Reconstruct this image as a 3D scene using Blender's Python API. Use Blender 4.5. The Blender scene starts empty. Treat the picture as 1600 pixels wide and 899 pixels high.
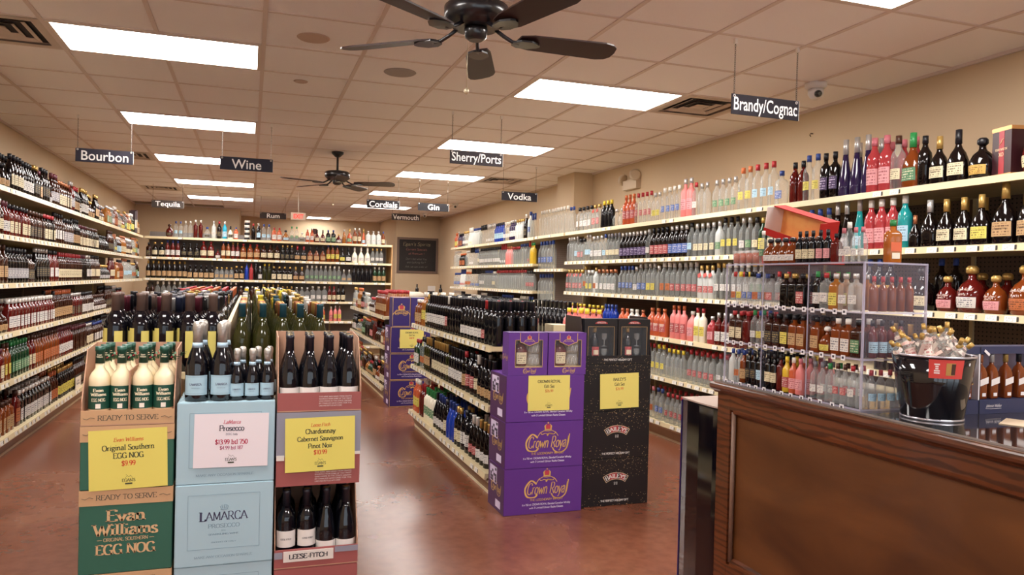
import bpy, math, random
from mathutils import Vector, Matrix
random.seed(7)
PI = math.pi
C = bpy.context.scene.collection
S = bpy.context.scene

# ---------------------------------------------------------------- camera, world, exposure
def cam_axes(yaw, pit, roll):
    f = Vector((math.sin(yaw)*math.cos(pit), math.cos(yaw)*math.cos(pit), math.sin(pit)))
    r = Vector((math.cos(yaw), -math.sin(yaw), 0)); u = r.cross(f)
    return math.cos(roll)*r+math.sin(roll)*u, -math.sin(roll)*r+math.cos(roll)*u, f
cd = bpy.data.cameras.new('camera'); cam = bpy.data.objects.new('camera', cd); C.objects.link(cam)
r_, u_, f_ = cam_axes(0.3132, -0.0100, 0.0245)
M = Matrix((( r_.x, u_.x, -f_.x, -0.049), (r_.y, u_.y, -f_.y, -4.793), (r_.z, u_.z, -f_.z, 1.4364), (0, 0, 0, 1)))
cam.matrix_world = M
cd.sensor_width = 36; cd.lens = 1145.54/1600*36; cd.shift_x = (800-762.05)/1600; cd.clip_start = .05
S.camera = cam
w = bpy.data.worlds.new('sky'); S.world = w; w.use_nodes = True
w.node_tree.nodes['Background'].inputs[0].default_value = (.80, .90, 1, 1)
w.node_tree.nodes['Background'].inputs[1].default_value = .6
S.view_settings.view_transform = 'Standard'; S.view_settings.look = 'None'; S.view_settings.gamma = 1
S.view_settings.use_curve_mapping = False
S.view_settings.exposure = 1.8
LAMP = 8.5          # strength of the ceiling panels
S.cycles.max_bounces = 8; S.cycles.diffuse_bounces = 6; S.cycles.glossy_bounces = 3
S.cycles.transmission_bounces = 3; S.cycles.transparent_max_bounces = 14
S.cycles.caustics_reflective = False; S.cycles.caustics_refractive = False
S.cycles.sample_clamp_indirect = 6

# ---------------------------------------------------------------- materials
def lin(c):
    if isinstance(c, str): c = [int(c[i:i+2], 16)/255 for i in (0, 2, 4)]
    return [x/12.92 if x <= .04045 else ((x+.055)/1.055)**2.4 for x in c]
MATS = {}
def mat(name, col, rough=.5, metal=0, alpha=1, coat=0, emit=0, noise=0, nscale=30, spec=.5, bump=0, col2=None):
    if name in MATS: return MATS[name]
    m = bpy.data.materials.new(name); m.use_nodes = True; nt = m.node_tree; b = nt.nodes['Principled BSDF']
    c = lin(col); b.inputs['Base Color'].default_value = (*c, 1)
    b.inputs['Roughness'].default_value = rough; b.inputs['Metallic'].default_value = metal
    b.inputs['Alpha'].default_value = alpha; b.inputs['Coat Weight'].default_value = coat; b.inputs['Coat Roughness'].default_value = .06
    b.inputs['Specular IOR Level'].default_value = spec
    if emit:
        b.inputs['Emission Color'].default_value = (*c, 1); b.inputs['Emission Strength'].default_value = emit
    if noise or bump:
        tc = nt.nodes.new('ShaderNodeTexCoord'); n = nt.nodes.new('ShaderNodeTexNoise'); n.inputs['Scale'].default_value = nscale
        n.inputs['Detail'].default_value = 4
        nt.links.new(tc.outputs['Object'], n.inputs['Vector'])
        if noise:
            mx = nt.nodes.new('ShaderNodeMix'); mx.data_type = 'RGBA'
            c2 = lin(col2) if col2 else [x*(1-noise) for x in c]
            mx.inputs[6].default_value = (*c, 1); mx.inputs[7].default_value = (*c2, 1)
            nt.links.new(n.outputs[0], mx.inputs[0]); nt.links.new(mx.outputs[2], b.inputs['Base Color'])
        if bump:
            bp = nt.nodes.new('ShaderNodeBump'); bp.inputs['Strength'].default_value = bump; bp.inputs['Distance'].default_value = .004
            nt.links.new(n.outputs[0], bp.inputs['Height']); nt.links.new(bp.outputs[0], b.inputs['Normal'])
    MATS[name] = m; return m
def label_mat(name, col, ink):
    """paper label with rows of flat print, from the label's own UVs"""
    if name in MATS: return MATS[name]
    m = mat(name, col, .55); nt = m.node_tree; b = nt.nodes['Principled BSDF']
    N = lambda t, **k: nt.nodes.new(t)
    uv = N('ShaderNodeUVMap'); sp = N('ShaderNodeSeparateXYZ'); nt.links.new(uv.outputs[0], sp.inputs[0])
    def ma(op, a, bb=None, cc=None):
        n = nt.nodes.new('ShaderNodeMath'); n.operation = op
        for i, v in enumerate((a, bb, cc)):
            if v is None: continue
            if isinstance(v, (int, float)): n.inputs[i].default_value = v
            else: nt.links.new(v, n.inputs[i])
        return n.outputs[0]
    u, v = sp.outputs[0], sp.outputs[1]
    rows = ma('MULTIPLY', v, 5.0); row = ma('FLOOR', rows); fr = ma('FRACT', rows)
    cb = N('ShaderNodeCombineXYZ'); nt.links.new(ma('MULTIPLY', u, 13.0), cb.inputs[0]); nt.links.new(ma('MULTIPLY', row, 7.3), cb.inputs[1])
    oi = N('ShaderNodeObjectInfo'); nt.links.new(ma('MULTIPLY', oi.outputs['Material Index'], 3.0), cb.inputs[2])
    nz = N('ShaderNodeTexNoise'); nz.inputs['Scale'].default_value = 1.0; nz.inputs['Detail'].default_value = 2; nt.links.new(cb.outputs[0], nz.inputs['Vector'])
    ink_ = ma('MULTIPLY', ma('GREATER_THAN', nz.outputs[0], .48), ma('MULTIPLY', ma('GREATER_THAN', fr, .3), ma('LESS_THAN', fr, .78)))
    edge = ma('MULTIPLY', ma('LESS_THAN', ma('ABSOLUTE', ma('SUBTRACT', u, .5)), .37), ma('LESS_THAN', ma('ABSOLUTE', ma('SUBTRACT', v, .5)), .4))
    mx = N('ShaderNodeMix'); mx.data_type = 'RGBA'; mx.inputs[6].default_value = (*lin(col), 1); mx.inputs[7].default_value = (*lin(ink), 1)
    nt.links.new(ma('MULTIPLY', ma('MULTIPLY', ink_, edge), .8), mx.inputs[0]); nt.links.new(mx.outputs[2], b.inputs['Base Color'])
    return m
COL = dict(black='14131a', brown='4a2a1c', gold='c9a35c', red='ae2c32', silver='c9c5c2', white='e9e3da', blue='2a4288', green='2f8a4a',
           yellow='e6c93a', orange='c8683a', purple='4b2c78', pink='c8707a', copper='b5714e', grey='77737a', teal='1d4550', burgundy='5e2430', navy='22263a', mauve='6a544c')
GL = dict(dark=('0f0808', 1), brown=('321308', 1), amber=('743512', 1), ruby=('5a1410', .96), clear=('cfd6d2', .22), frosted=('d9dcd8', .78), green=('16351f', .95), blue=('1f3fa8', .85),
          red=('a83a3e', 1), pink=('e0807c', 1), cream=('efe6cf', 1), white=('e8e4dc', 1), teal=('1f8c8e', 1), orange=('c05a38', 1), yellow=('dcb83a', .9), gold=('9c6028', .97),
          skyblue=('2aa4c4', 1), violet=('2a1c40', 1), wine=('0c0a10', 1), olive=('2c2c10', .97), lime=('86c83c', .8), black=('121116', 1))
LB = dict(cream=('d9cba8', '3a2a20'), white=('d8d2cb', '33304a'), black=('1c1a20', 'a8925c'), tan=('b89468', '4a2014'), red=('a8484a', 'e6d8cc'), green=('4a7a54', 'dcd6b8'),
          blue=('4660a0', 'e2e0dc'), orange=('b8683c', '40200c'), yellow=('d4c45c', '4a3c14'), gold=('c9a050', '4a2c10'), pink=('d8989a', '8a3040'), skyblue=('aecfe0', '51606e'),
          grey=('8e8a90', 'efe9e2'), violet=('3a2450', 'd8c8e8'))
def gm(k):
    if k == 'clear' and 'glass_clear' not in MATS:      # thin at the centre, dense and darker towards the rim, as hollow glass is
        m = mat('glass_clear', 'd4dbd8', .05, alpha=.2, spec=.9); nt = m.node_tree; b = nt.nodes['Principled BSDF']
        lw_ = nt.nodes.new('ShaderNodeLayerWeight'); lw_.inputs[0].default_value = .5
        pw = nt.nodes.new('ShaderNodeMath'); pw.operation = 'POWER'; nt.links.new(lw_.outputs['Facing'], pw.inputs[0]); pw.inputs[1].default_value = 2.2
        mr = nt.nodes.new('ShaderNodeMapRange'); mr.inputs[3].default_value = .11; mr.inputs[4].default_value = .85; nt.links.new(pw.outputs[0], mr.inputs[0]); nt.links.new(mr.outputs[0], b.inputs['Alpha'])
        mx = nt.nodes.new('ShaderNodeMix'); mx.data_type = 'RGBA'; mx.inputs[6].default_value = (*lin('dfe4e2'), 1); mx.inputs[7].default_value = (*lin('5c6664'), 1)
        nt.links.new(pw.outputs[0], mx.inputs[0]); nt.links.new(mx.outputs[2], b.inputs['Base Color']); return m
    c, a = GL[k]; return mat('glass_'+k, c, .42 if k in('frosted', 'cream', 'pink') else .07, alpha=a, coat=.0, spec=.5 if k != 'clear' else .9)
def cm(k): return mat('cap_'+k, COL[k], .3 if k in('silver', 'gold', 'copper') else .4, metal=.55 if k in('silver', 'gold', 'copper') else 0)
def lm(k): return label_mat('label_'+k, *LB[k])

# ---------------------------------------------------------------- mesh builder
class MB:
    def __init__(s): s.v = []; s.f = []; s.m = []; s.uv = {}; s.mats = []; s.sm = []
    def mi(s, m):
        if m not in s.mats: s.mats.append(m)
        return s.mats.index(m)
    def face(s, idx, m, smooth=False, uv=None):
        s.f.append(idx); s.m.append(s.mi(m)); s.sm.append(smooth)
        if uv: s.uv[len(s.f)-1] = uv
    def box(s, x0, x1, y0, y1, z0, z1, m, rot=None, org=(0, 0, 0)):
        n = len(s.v); P = [(x, y, z) for z in (z0, z1) for x, y in ((x0, y0), (x1, y0), (x1, y1), (x0, y1))]
        if rot is not None: P = [tuple(rot @ Vector(p)+Vector(org)) for p in P]
        s.v += P
        for q in ((3, 2, 1, 0), (4, 5, 6, 7), (0, 1, 5, 4), (1, 2, 6, 5), (2, 3, 7, 6), (3, 0, 4, 7)): s.face([n+i for i in q], m)
        return s
    def quad(s, a, b, c, d, m, uv=None):
        n = len(s.v); s.v += [tuple(a), tuple(b), tuple(c), tuple(d)]; s.face([n, n+1, n+2, n+3], m, uv=uv); return s
    def prism(s, pts, z0, z1, m, axis='z'):
        """closed 2D outline extruded; axis z: (x,y); axis y: (x,z)"""
        n = len(s.v); k = len(pts)
        f = (lambda p, t: (p[0], p[1], t)) if axis == 'z' else ((lambda p, t: (p[0], t, p[1])) if axis == 'y' else (lambda p, t: (t, p[0], p[1])))
        s.v += [f(p, z0) for p in pts]+[f(p, z1) for p in pts]
        s.face([n+i for i in range(k)][::-1], m); s.face([n+k+i for i in range(k)], m)
        for i in range(k): s.face([n+i, n+(i+1) % k, n+k+(i+1) % k, n+k+i], m)
        return s
    def rings(s, R, mlist, seg=14, c=(0, 0), capb=True, capt=True, smooth=True):
        """R: (z, rx, ry, p) superellipse rings; mlist: material of each band"""
        n = len(s.v)
        for z, rx, ry, p in R:
            for i in range(seg):
                t = 2*PI*(i+.5)/seg; ct, st = math.cos(t), math.sin(t)
                if p > 2.1: ct = math.copysign(abs(ct)**(2/p), ct); st = math.copysign(abs(st)**(2/p), st)
                s.v.append((c[0]+rx*ct, c[1]+ry*st, z))
        for k in range(len(R)-1):
            m = mlist[k] if isinstance(mlist, (list, tuple)) else mlist
            for i in range(seg):
                j = (i+1) % seg; s.face([n+k*seg+i, n+k*seg+j, n+(k+1)*seg+j, n+(k+1)*seg+i], m, smooth)
        m0 = mlist[0] if isinstance(mlist, (list, tuple)) else mlist; m1 = mlist[-1] if isinstance(mlist, (list, tuple)) else mlist
        if capb: s.face([n+i for i in range(seg)][::-1], m0)
        if capt: s.face([n+(len(R)-1)*seg+i for i in range(seg)], m1)
        return s
    def cyl(s, x, y, z0, z1, r, m, seg=16, r1=None): return s.rings([(z0, r, r, 2), (z1, r if r1 is None else r1, r if r1 is None else r1, 2)], m, seg, (x, y))
    def tube(s, pts, r, m, seg=8, closed=False):
        n = len(s.v); P = [Vector(p) for p in pts]; k = len(P)
        for i, p in enumerate(P):
            a = P[(i-1) % k] if closed or i else P[0]; b = P[(i+1) % k] if closed or i < k-1 else P[-1]
            t = (b-a).normalized(); q = t.cross(Vector((.13, .2, 1)).normalized() if abs(t.z) < .95 else Vector((1, .1, 0))).normalized(); o = t.cross(q)
            rr = r[i] if isinstance(r, (list, tuple)) else r
            for j in range(seg):
                ang = 2*PI*j/seg; s.v.append(tuple(p+q*math.cos(ang)*rr+o*math.sin(ang)*rr))
        for i in range(k if closed else k-1):
            for j in range(seg):
                jj = (j+1) % seg; ii = (i+1) % k
                s.face([n+i*seg+j, n+i*seg+jj, n+ii*seg+jj, n+ii*seg+j], m, True)
        if not closed:
            s.face([n+j for j in range(seg)][::-1], m); s.face([n+(k-1)*seg+j for j in range(seg)], m)
        return s
    def add(s, o, mx):
        n = len(s.v); s.v += [tuple(mx @ Vector(p)) for p in o.v]
        for i, f in enumerate(o.f): s.face([n+j for j in f], o.mats[o.m[i]], o.sm[i], o.uv.get(i))
        return s
    def mesh(s, name):
        me = bpy.data.meshes.new(name); me.from_pydata(s.v, [], s.f)
        for m in s.mats: me.materials.append(m)
        me.polygons.foreach_set('material_index', s.m); me.polygons.foreach_set('use_smooth', s.sm)
        if s.uv:
            ul = me.uv_layers.new(name='UVMap')
            for fi, uv in s.uv.items():
                p = me.polygons[fi]
                for li, q in zip(p.loop_indices, uv): ul.data[li].uv = q
        me.update(); return me
    def build(s, name, parent=None, loc=(0, 0, 0), rz=0, **kw):
        return place(name, s.mesh(name), parent, loc, rz, **kw)
def props(o, label=None, cat=None, group=None, kind=None):
    if label: o['label'] = label
    if cat: o['category'] = cat
    if group: o['group'] = group
    if kind: o['kind'] = kind
    return o
def place(name, data, parent=None, loc=(0, 0, 0), rz=0, label=None, cat=None, group=None, kind=None, rot=None):
    o = bpy.data.objects.new(name, data); C.objects.link(o); o.parent = parent; o.location = loc
    o.rotation_euler = rot if rot is not None else (0, 0, rz)
    return props(o, label, cat, group, kind)
def thing(name, label, cat, loc=(0, 0, 0), rz=0, group=None): return place(name, None, None, loc, rz, label, cat, group)
def clone(o, loc, rz=None, label=None, group=None, rot=None):
    c = o.copy(); C.objects.link(c); c.location = loc
    if rz is not None: c.rotation_euler = (0, 0, rz)
    if rot is not None: c.rotation_euler = rot
    if label: c['label'] = label
    if group: c['group'] = group
    for ch in list(o.children):
        d = ch.copy(); C.objects.link(d); d.parent = c
        for g in list(ch.children):
            e = g.copy(); C.objects.link(e); e.parent = d
    return c

# ---------------------------------------------------------------- lettering
# serif skeleton alphabet: 'l' straight polyline, 'c' smooth curve
G = {
'A': (.78, 'l0,0 .38,1 .78,0;l.16,.36 .62,.36'), 'B': (.68, 'l.1,0 .1,1;c.1,1 .38,1 .56,.9 .56,.64 .38,.53 .1,.53;c.1,.53 .4,.53 .64,.42 .64,.12 .42,0 .1,0'),
'C': (.74, 'c.7,.8 .58,.97 .4,1 .16,.88 .06,.5 .16,.12 .4,0 .58,.03 .7,.22'), 'D': (.78, 'l.1,0 .1,1;c.1,1 .4,1 .66,.85 .73,.5 .66,.15 .4,0 .1,0'),
'E': (.64, 'l.1,0 .1,1;l.1,1 .58,1 .58,.84;l.1,.53 .48,.53;l.1,0 .6,0 .6,.18'), 'F': (.6, 'l.1,0 .1,1;l.1,1 .57,1 .57,.84;l.1,.53 .46,.53'),
'G': (.8, 'c.7,.8 .58,.97 .4,1 .16,.88 .06,.5 .16,.12 .4,0 .6,.05 .7,.15;l.7,0 .7,.42;l.5,.42 .8,.42'), 'H': (.8, 'l.1,0 .1,1;l.7,0 .7,1;l.1,.52 .7,.52'),
'I': (.3, 'l.15,0 .15,1'), 'J': (.4, 'l.25,1 .25,.05;c.25,.1 .2,-.12 .02,-.15'), 'K': (.76, 'l.1,0 .1,1;l.68,1 .12,.42;l.3,.6 .74,0'), 'L': (.62, 'l.1,0 .1,1;l.1,0 .58,0 .58,.2'),
'M': (.94, 'l.1,0 .13,1 .46,.1 .8,1 .84,0'), 'N': (.82, 'l.1,0 .1,1 .72,0 .72,1'), 'O': (.82, 'c.41,1 .14,.86 .06,.5 .14,.14 .41,0 .68,.14 .76,.5 .68,.86 .41,1'),
'P': (.64, 'l.1,0 .1,1;c.1,1 .42,1 .6,.88 .6,.58 .42,.46 .1,.46'), 'Q': (.82, 'c.41,1 .14,.86 .06,.5 .14,.14 .41,0 .68,.14 .76,.5 .68,.86 .41,1;l.45,.1 .8,-.2'),
'R': (.74, 'l.1,0 .1,1;c.1,1 .4,1 .58,.88 .58,.6 .4,.48 .1,.48;l.34,.48 .72,0'), 'S': (.58, 'c.5,.82 .42,.97 .28,1 .1,.9 .1,.66 .3,.52 .5,.36 .5,.1 .28,0 .12,.03 .06,.2'),
'T': (.7, 'l.35,0 .35,1;l.04,.84 .04,1 .66,1 .66,.84'), 'U': (.8, 'l.12,1 .12,.3;c.12,.35 .16,.08 .4,0 .64,.08 .68,.35;l.68,.3 .68,1'), 'V': (.76, 'l0,1 .38,0 .76,1'),
'W': (1.1, 'l0,1 .3,0 .55,.85 .8,0 1.1,1'), 'X': (.76, 'l.04,0 .72,1;l.04,1 .72,0'), 'Y': (.74, 'l0,1 .37,.45 .74,1;l.37,.45 .37,0'), 'Z': (.66, 'l.06,.84 .06,1 .6,1 .04,0 .62,0 .62,.18'),
'a': (.54, 'c.1,.5 .22,.64 .38,.6 .42,.45;l.42,.46 .42,0 .5,.02;c.42,.38 .2,.34 .06,.2 .14,.02 .3,.04 .42,.16'), 'b': (.58, 'l.1,0 .1,1;c.1,.45 .2,.62 .4,.6 .52,.32 .4,.03 .22,0 .1,.1'),
'c': (.48, 'c.44,.5 .36,.62 .26,.63 .1,.52 .05,.3 .12,.08 .28,0 .38,.02 .46,.12'), 'd': (.6, 'l.48,0 .48,1;c.48,.5 .38,.64 .22,.62 .06,.32 .18,.02 .34,0 .48,.14'),
'e': (.52, 'l.08,.36 .46,.36;c.46,.36 .42,.58 .27,.63 .1,.52 .05,.3 .14,.06 .3,0 .42,.04 .48,.14'), 'f': (.36, 'l.16,0 .16,.75;c.16,.7 .2,.95 .38,.97;l.02,.6 .34,.6'),
'g': (.54, 'c.26,.63 .1,.56 .08,.42 .14,.28 .26,.24 .4,.3 .44,.42 .4,.56 .26,.63;c.14,.28 .1,.16 .2,.06 .42,0 .46,-.16 .26,-.28 .06,-.16 .2,.04;l.4,.58 .52,.62'),
'h': (.62, 'l.1,0 .1,1;c.1,.42 .24,.62 .4,.6 .48,.42;l.48,.45 .48,0'), 'i': (.28, 'l.14,0 .14,.62;l.14,.84 .14,.92'), 'j': (.28, 'l.16,.62 .16,-.05;c.16,0 .1,-.24 -.04,-.26;l.16,.84 .16,.92'),
'k': (.58, 'l.1,0 .1,1;l.48,.62 .12,.28;l.26,.4 .56,0'), 'l': (.28, 'l.14,0 .14,1'), 'm': (.94, 'l.1,0 .1,.62;c.1,.42 .24,.62 .38,.6 .46,.42;l.46,.45 .46,0;c.46,.42 .6,.62 .74,.6 .82,.42;l.82,.45 .82,0'),
'n': (.62, 'l.1,0 .1,.62;c.1,.42 .24,.62 .4,.6 .48,.42;l.48,.45 .48,0'), 'o': (.56, 'c.28,.63 .1,.52 .05,.31 .1,.1 .28,0 .46,.1 .51,.31 .46,.52 .28,.63'),
'p': (.58, 'l.1,-.28 .1,.62;c.1,.45 .2,.62 .4,.6 .52,.32 .4,.03 .22,0 .1,.1'), 'q': (.58, 'l.48,-.28 .48,.62;c.48,.5 .38,.64 .22,.62 .06,.32 .18,.02 .34,0 .48,.14'),
'r': (.42, 'l.1,0 .1,.62;c.1,.4 .2,.6 .38,.6'), 's': (.42, 'c.36,.5 .3,.62 .2,.63 .07,.55 .08,.42 .22,.33 .36,.22 .36,.06 .2,0 .1,.02 .05,.12'), 't': (.36, 'c.16,.8 .16,.2 .2,.02 .36,.06;l.02,.6 .34,.6'),
'u': (.6, 'l.1,.62 .1,.2;c.1,.25 .16,.02 .3,0 .46,.16;l.46,.62 .46,0'), 'v': (.54, 'l.02,.62 .27,0 .52,.62'), 'w': (.8, 'l.02,.62 .22,0 .4,.52 .58,0 .78,.62'), 'x': (.54, 'l.04,0 .5,.62;l.04,.62 .5,0'),
'y': (.54, 'l.02,.62 .28,0;l.52,.62 .22,-.2;c.24,-.15 .16,-.28 .04,-.26'), 'z': (.5, 'l.06,.5 .06,.62 .44,.62 .04,0 .46,0 .46,.12'),
'0': (.56, 'c.28,1 .1,.85 .05,.5 .1,.15 .28,0 .46,.15 .51,.5 .46,.85 .28,1'), '1': (.36, 'l.2,0 .2,1 .06,.86'), '2': (.54, 'c.06,.8 .16,.98 .34,.98 .46,.8 .4,.55 .06,.02;l.04,.02 .5,.02'),
'3': (.52, 'c.06,.88 .22,1 .42,.9 .42,.64 .2,.54;c.2,.54 .46,.46 .46,.14 .24,0 .05,.1'), '4': (.56, 'l.4,0 .4,1 .04,.3 .54,.3'), '5': (.52, 'l.44,1 .14,1 .12,.58;c.12,.58 .34,.64 .47,.42 .42,.08 .2,0 .05,.08'),
'6': (.54, 'c.44,.95 .2,.85 .07,.4 .14,.08 .3,0 .48,.14 .48,.42 .3,.55 .1,.4'), '7': (.5, 'l.04,.84 .06,1 .48,1 .2,0'), '8': (.54, 'c.27,1 .1,.88 .14,.64 .4,.44 .46,.16 .27,0 .08,.16 .14,.44 .4,.64 .44,.88 .27,1'),
'9': (.54, 'c.1,.05 .34,.15 .47,.6 .4,.92 .24,1 .06,.86 .06,.58 .24,.45 .44,.6'), '$': (.56, 'c.48,.78 .4,.93 .28,.95 .1,.85 .1,.64 .28,.5 .48,.36 .48,.14 .28,.05 .12,.08 .06,.22;l.28,-.12 .28,1.12'),
'.': (.24, 'l.1,0 .1,.08'), ',': (.24, 'l.12,.08 .06,-.14'), "'": (.2, 'l.1,1 .08,.76'), '-': (.4, 'l.06,.34 .34,.34'), '/': (.5, 'l0,-.1 .46,1.05'), '?': (.5, 'c.06,.8 .2,1 .42,.9 .4,.6 .24,.44 .22,.26;l.22,0 .22,.06'), '!': (.26, 'l.12,.3 .12,1;l.12,0 .12,.06'), '&': (.76, 'c.7,.5 .5,.1 .25,0 .06,.18 .16,.42 .4,.62 .42,.88 .28,1 .16,.85 .3,.5 .7,0'), ' ': (.32, ''),
}
def catmull(P, n=5):
    out = []
    for i in range(len(P)-1):
        p0 = P[max(i-1, 0)]; p1 = P[i]; p2 = P[i+1]; p3 = P[min(i+2, len(P)-1)]
        for k in range(n):
            t = k/n
            out.append(tuple(.5*((2*b)+(-a+c)*t+(2*a-5*b+4*c-d)*t*t+(-a+3*b-3*c+d)*t**3) for a, b, c, d in zip(p0, p1, p2, p3)))
    return out+[P[-1]]
def ribbon(P, thick, thin, out):
    n = len(P)
    if n < 2: return
    L = []; Rr = []
    for i in range(n):
        a = P[max(i-1, 0)]; b = P[min(i+1, n-1)]; dx, dy = b[0]-a[0], b[1]-a[1]; d = math.hypot(dx, dy) or 1; tx, ty = dx/d, dy/d
        hw = .5*(thick*abs(ty)**1.2+thin*abs(tx))
        L.append((P[i][0]-ty*hw, P[i][1]+tx*hw)); Rr.append((P[i][0]+ty*hw, P[i][1]-tx*hw))
    for i in range(n-1): out.append([Rr[i], Rr[i+1], L[i+1], L[i]])
def strokes(txt, thick=.15, thin=.055, serif=True, shear=0, track=0.04, xs=1):
    polys = []; x = 0
    for ch in txt:
        wd, d = G.get(ch, G[' ']); g = []
        for st in d.split(';'):
            if not st: continue
            P = [tuple(float(q) for q in p.split(',')) for p in st[1:].split()]
            ends = (P[0], P[1]), (P[-1], P[-2])
            if st[0] == 'c': P = catmull(P)
            else:
                for i in range(len(P)-1): ribbon(P[i:i+2], thick, thin, g)
            if st[0] == 'c': ribbon(P, thick, thin, g)
            if serif and st[0] == 'l' and ch.isalpha():
                for e, q in ends:
                    if min(abs(e[1]-t) for t in (0, 1, .62, -.28)) < .01 and abs(q[1]-e[1]) > .3:
                        s = 1 if q[1] > e[1] else -1; hw = thick*.5+.075
                        g.append([(e[0]-hw, e[1]), (e[0]+hw, e[1]), (e[0]+hw, e[1]+s*max(thin, .045)), (e[0]-hw, e[1]+s*max(thin, .045))])
        for q in g: polys.append([((p[0]*xs+x)+shear*p[1], p[1]) for p in q])
        x += wd*xs+track
    return polys, max(x-track, .01)
def letters(mb, txt, org, h, m, right=(1, 0, 0), up=(0, 0, 1), align='c', width=None, arc=0, **kw):
    """flat print laid on a surface: org is the baseline anchor; h cap height"""
    polys, W = strokes(txt, **kw); R = Vector(right); U = Vector(up); O = Vector(org)
    sx = h if width is None else width/W
    off = {'c': -W/2, 'l': 0, 'r': -W}[align]
    for q in polys:
        pts = []
        for a, b in q:
            a = (a+off)*sx; b = b*h
            if arc:
                t = a/arc; a, b = (arc+b)*math.sin(t), (arc+b)*math.cos(t)-arc
            pts.append(tuple(O+R*a+U*b))
        n = len(mb.v); mb.v += pts; mb.face([n+i for i in range(len(pts))], m)
    return mb
_sans = {}
def sans(mb, txt, org, h, m, right=(1, 0, 0), up=(0, 0, 1), align='c', xs=1, bold=0, width=None):
    key = (txt, bold)
    if key not in _sans:
        cu = bpy.data.curves.new('t', 'FONT'); cu.body = txt; cu.offset = bold; cu.resolution_u = 3; o = bpy.data.objects.new('t', cu); C.objects.link(o)
        dg = bpy.context.evaluated_depsgraph_get(); me = bpy.data.meshes.new_from_object(o.evaluated_get(dg))
        _sans[key] = ([tuple(v.co) for v in me.vertices], [tuple(p.vertices) for p in me.polygons])
        bpy.data.objects.remove(o); bpy.data.meshes.remove(me); bpy.data.curves.remove(cu)
    V, F = _sans[key]
    if not V: return mb
    W = max(v[0] for v in V); s = h/.72; sx = s*xs if width is None else width/W
    off = {'c': -W/2, 'l': 0, 'r': -W}[align]; R = Vector(right); U = Vector(up); O = Vector(org); n = len(mb.v)
    mb.v += [tuple(O+R*((v[0]+off)*sx)+U*(v[1]*s)) for v in V]
    for f in F: mb.face([n+i for i in f], m)
    return mb

# ---------------------------------------------------------------- the room
T = .6096; H = 2.87; XL, XR, YB = -2.38, 4.20, 12.1
wall_m = mat('wall_paint', 'ccb494', .75, noise=.06, nscale=3, bump=.02)
tile_m = mat('ceiling_tile', 'f7f0f0', .9, noise=.07, nscale=160, bump=.25)
grid_m = mat('ceiling_grid', 'd8c6be', .5)
def floor_material():
    m = mat('stained_concrete', '7a3c22', .2, spec=.5); nt = m.node_tree; b = nt.nodes['Principled BSDF']
    tc = nt.nodes.new('ShaderNodeTexCoord'); L = nt.links
    n1 = nt.nodes.new('ShaderNodeTexNoise'); n1.inputs['Scale'].default_value = .9; n1.inputs['Detail'].default_value = 7; n1.inputs['Distortion'].default_value = .3
    n2 = nt.nodes.new('ShaderNodeTexNoise'); n2.inputs['Scale'].default_value = 14; n2.inputs['Detail'].default_value = 5
    cr = nt.nodes.new('ShaderNodeValToRGB'); e = cr.color_ramp.elements
    e[0].position = .2; e[0].color = (*lin('663826'), 1); e[1].position = .8; e[1].color = (*lin('966448'), 1)
    k = e.new(.5); k.color = (*lin('784632'), 1)
    mx = nt.nodes.new('ShaderNodeMix'); mx.data_type = 'RGBA'; mx.blend_type = 'MULTIPLY'; mx.inputs[0].default_value = .5
    cr2 = nt.nodes.new('ShaderNodeValToRGB'); cr2.color_ramp.elements[0].position = .3; cr2.color_ramp.elements[0].color = (.6, .57, .55, 1); cr2.color_ramp.elements[1].position = .6
    L.new(tc.outputs['Object'], n1.inputs['Vector']); L.new(tc.outputs['Object'], n2.inputs['Vector'])
    L.new(n1.outputs[0], cr.inputs[0]); L.new(n2.outputs[0], cr2.inputs[0]); L.new(cr.outputs[0], mx.inputs[6]); L.new(cr2.outputs[0], mx.inputs[7])
    L.new(mx.outputs[2], b.inputs['Base Color'])
    mr = nt.nodes.new('ShaderNodeMapRange'); mr.inputs[3].default_value = .18; mr.inputs[4].default_value = .34
    L.new(n1.outputs[0], mr.inputs[0]); L.new(mr.outputs[0], b.inputs['Roughness']); return m
def struct(name, mb, **k): return mb.build(name, kind='structure', **k)
FY = -7.0
struct('floor', MB().box(XL-.1, XR+.1, FY, 14.5, -.1, 0, floor_material()))
struct('wall_left', MB().box(XL-.1, XL, FY, YB+.1, 0, H+.1, wall_m))
struct('wall_right', MB().box(XR, XR+.1, FY, YB+.1, 0, H+.1, wall_m))
mb = MB().box(XL, -.3, YB, YB+.1, 0, H+.1, wall_m).box(3.15, XR, YB, YB+.1, 0, H+.1, wall_m)
mb.box(-.4, -.3, YB+.1, 14.3, 0, H+.1, wall_m).box(3.15, 3.25, YB+.1, 14.3, 0, H+.1, wall_m).box(-.4, 3.25, 14.3, 14.4, 0, H+.1, wall_m)
struct('wall_back', mb)
mb = MB().box(XL, XR, FY-.1, FY, 0, .5, wall_m).box(XL, XR, FY-.1, FY, 2.5, H+.1, wall_m)
for x in (XL, -.9, .3, 1.2, 2.7, XR-.15): mb.box(x, x+.15, FY-.1, FY, .5, 2.5, wall_m)
struct('wall_front', mb)
struct('pilaster', MB().box(3.93, XR, 3.95, 4.5, 0, H, wall_m))
struct('baseboard_right', MB().box(XR-.012, XR, 9.1, YB, 0, .1, mat('rubber_base', '4a3830', .5)))
ceil = struct('ceiling', MB().box(XL-.1, XR+.1, FY, 14.5, H+.03, H+.12, mat('ceiling_void', '8a7a70', .9)))
lights = [(i, j) for i in (-2, 3) for j in (-8, -4, 0, 4, 8, 12, 16)]+[(2, 22)]
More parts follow.
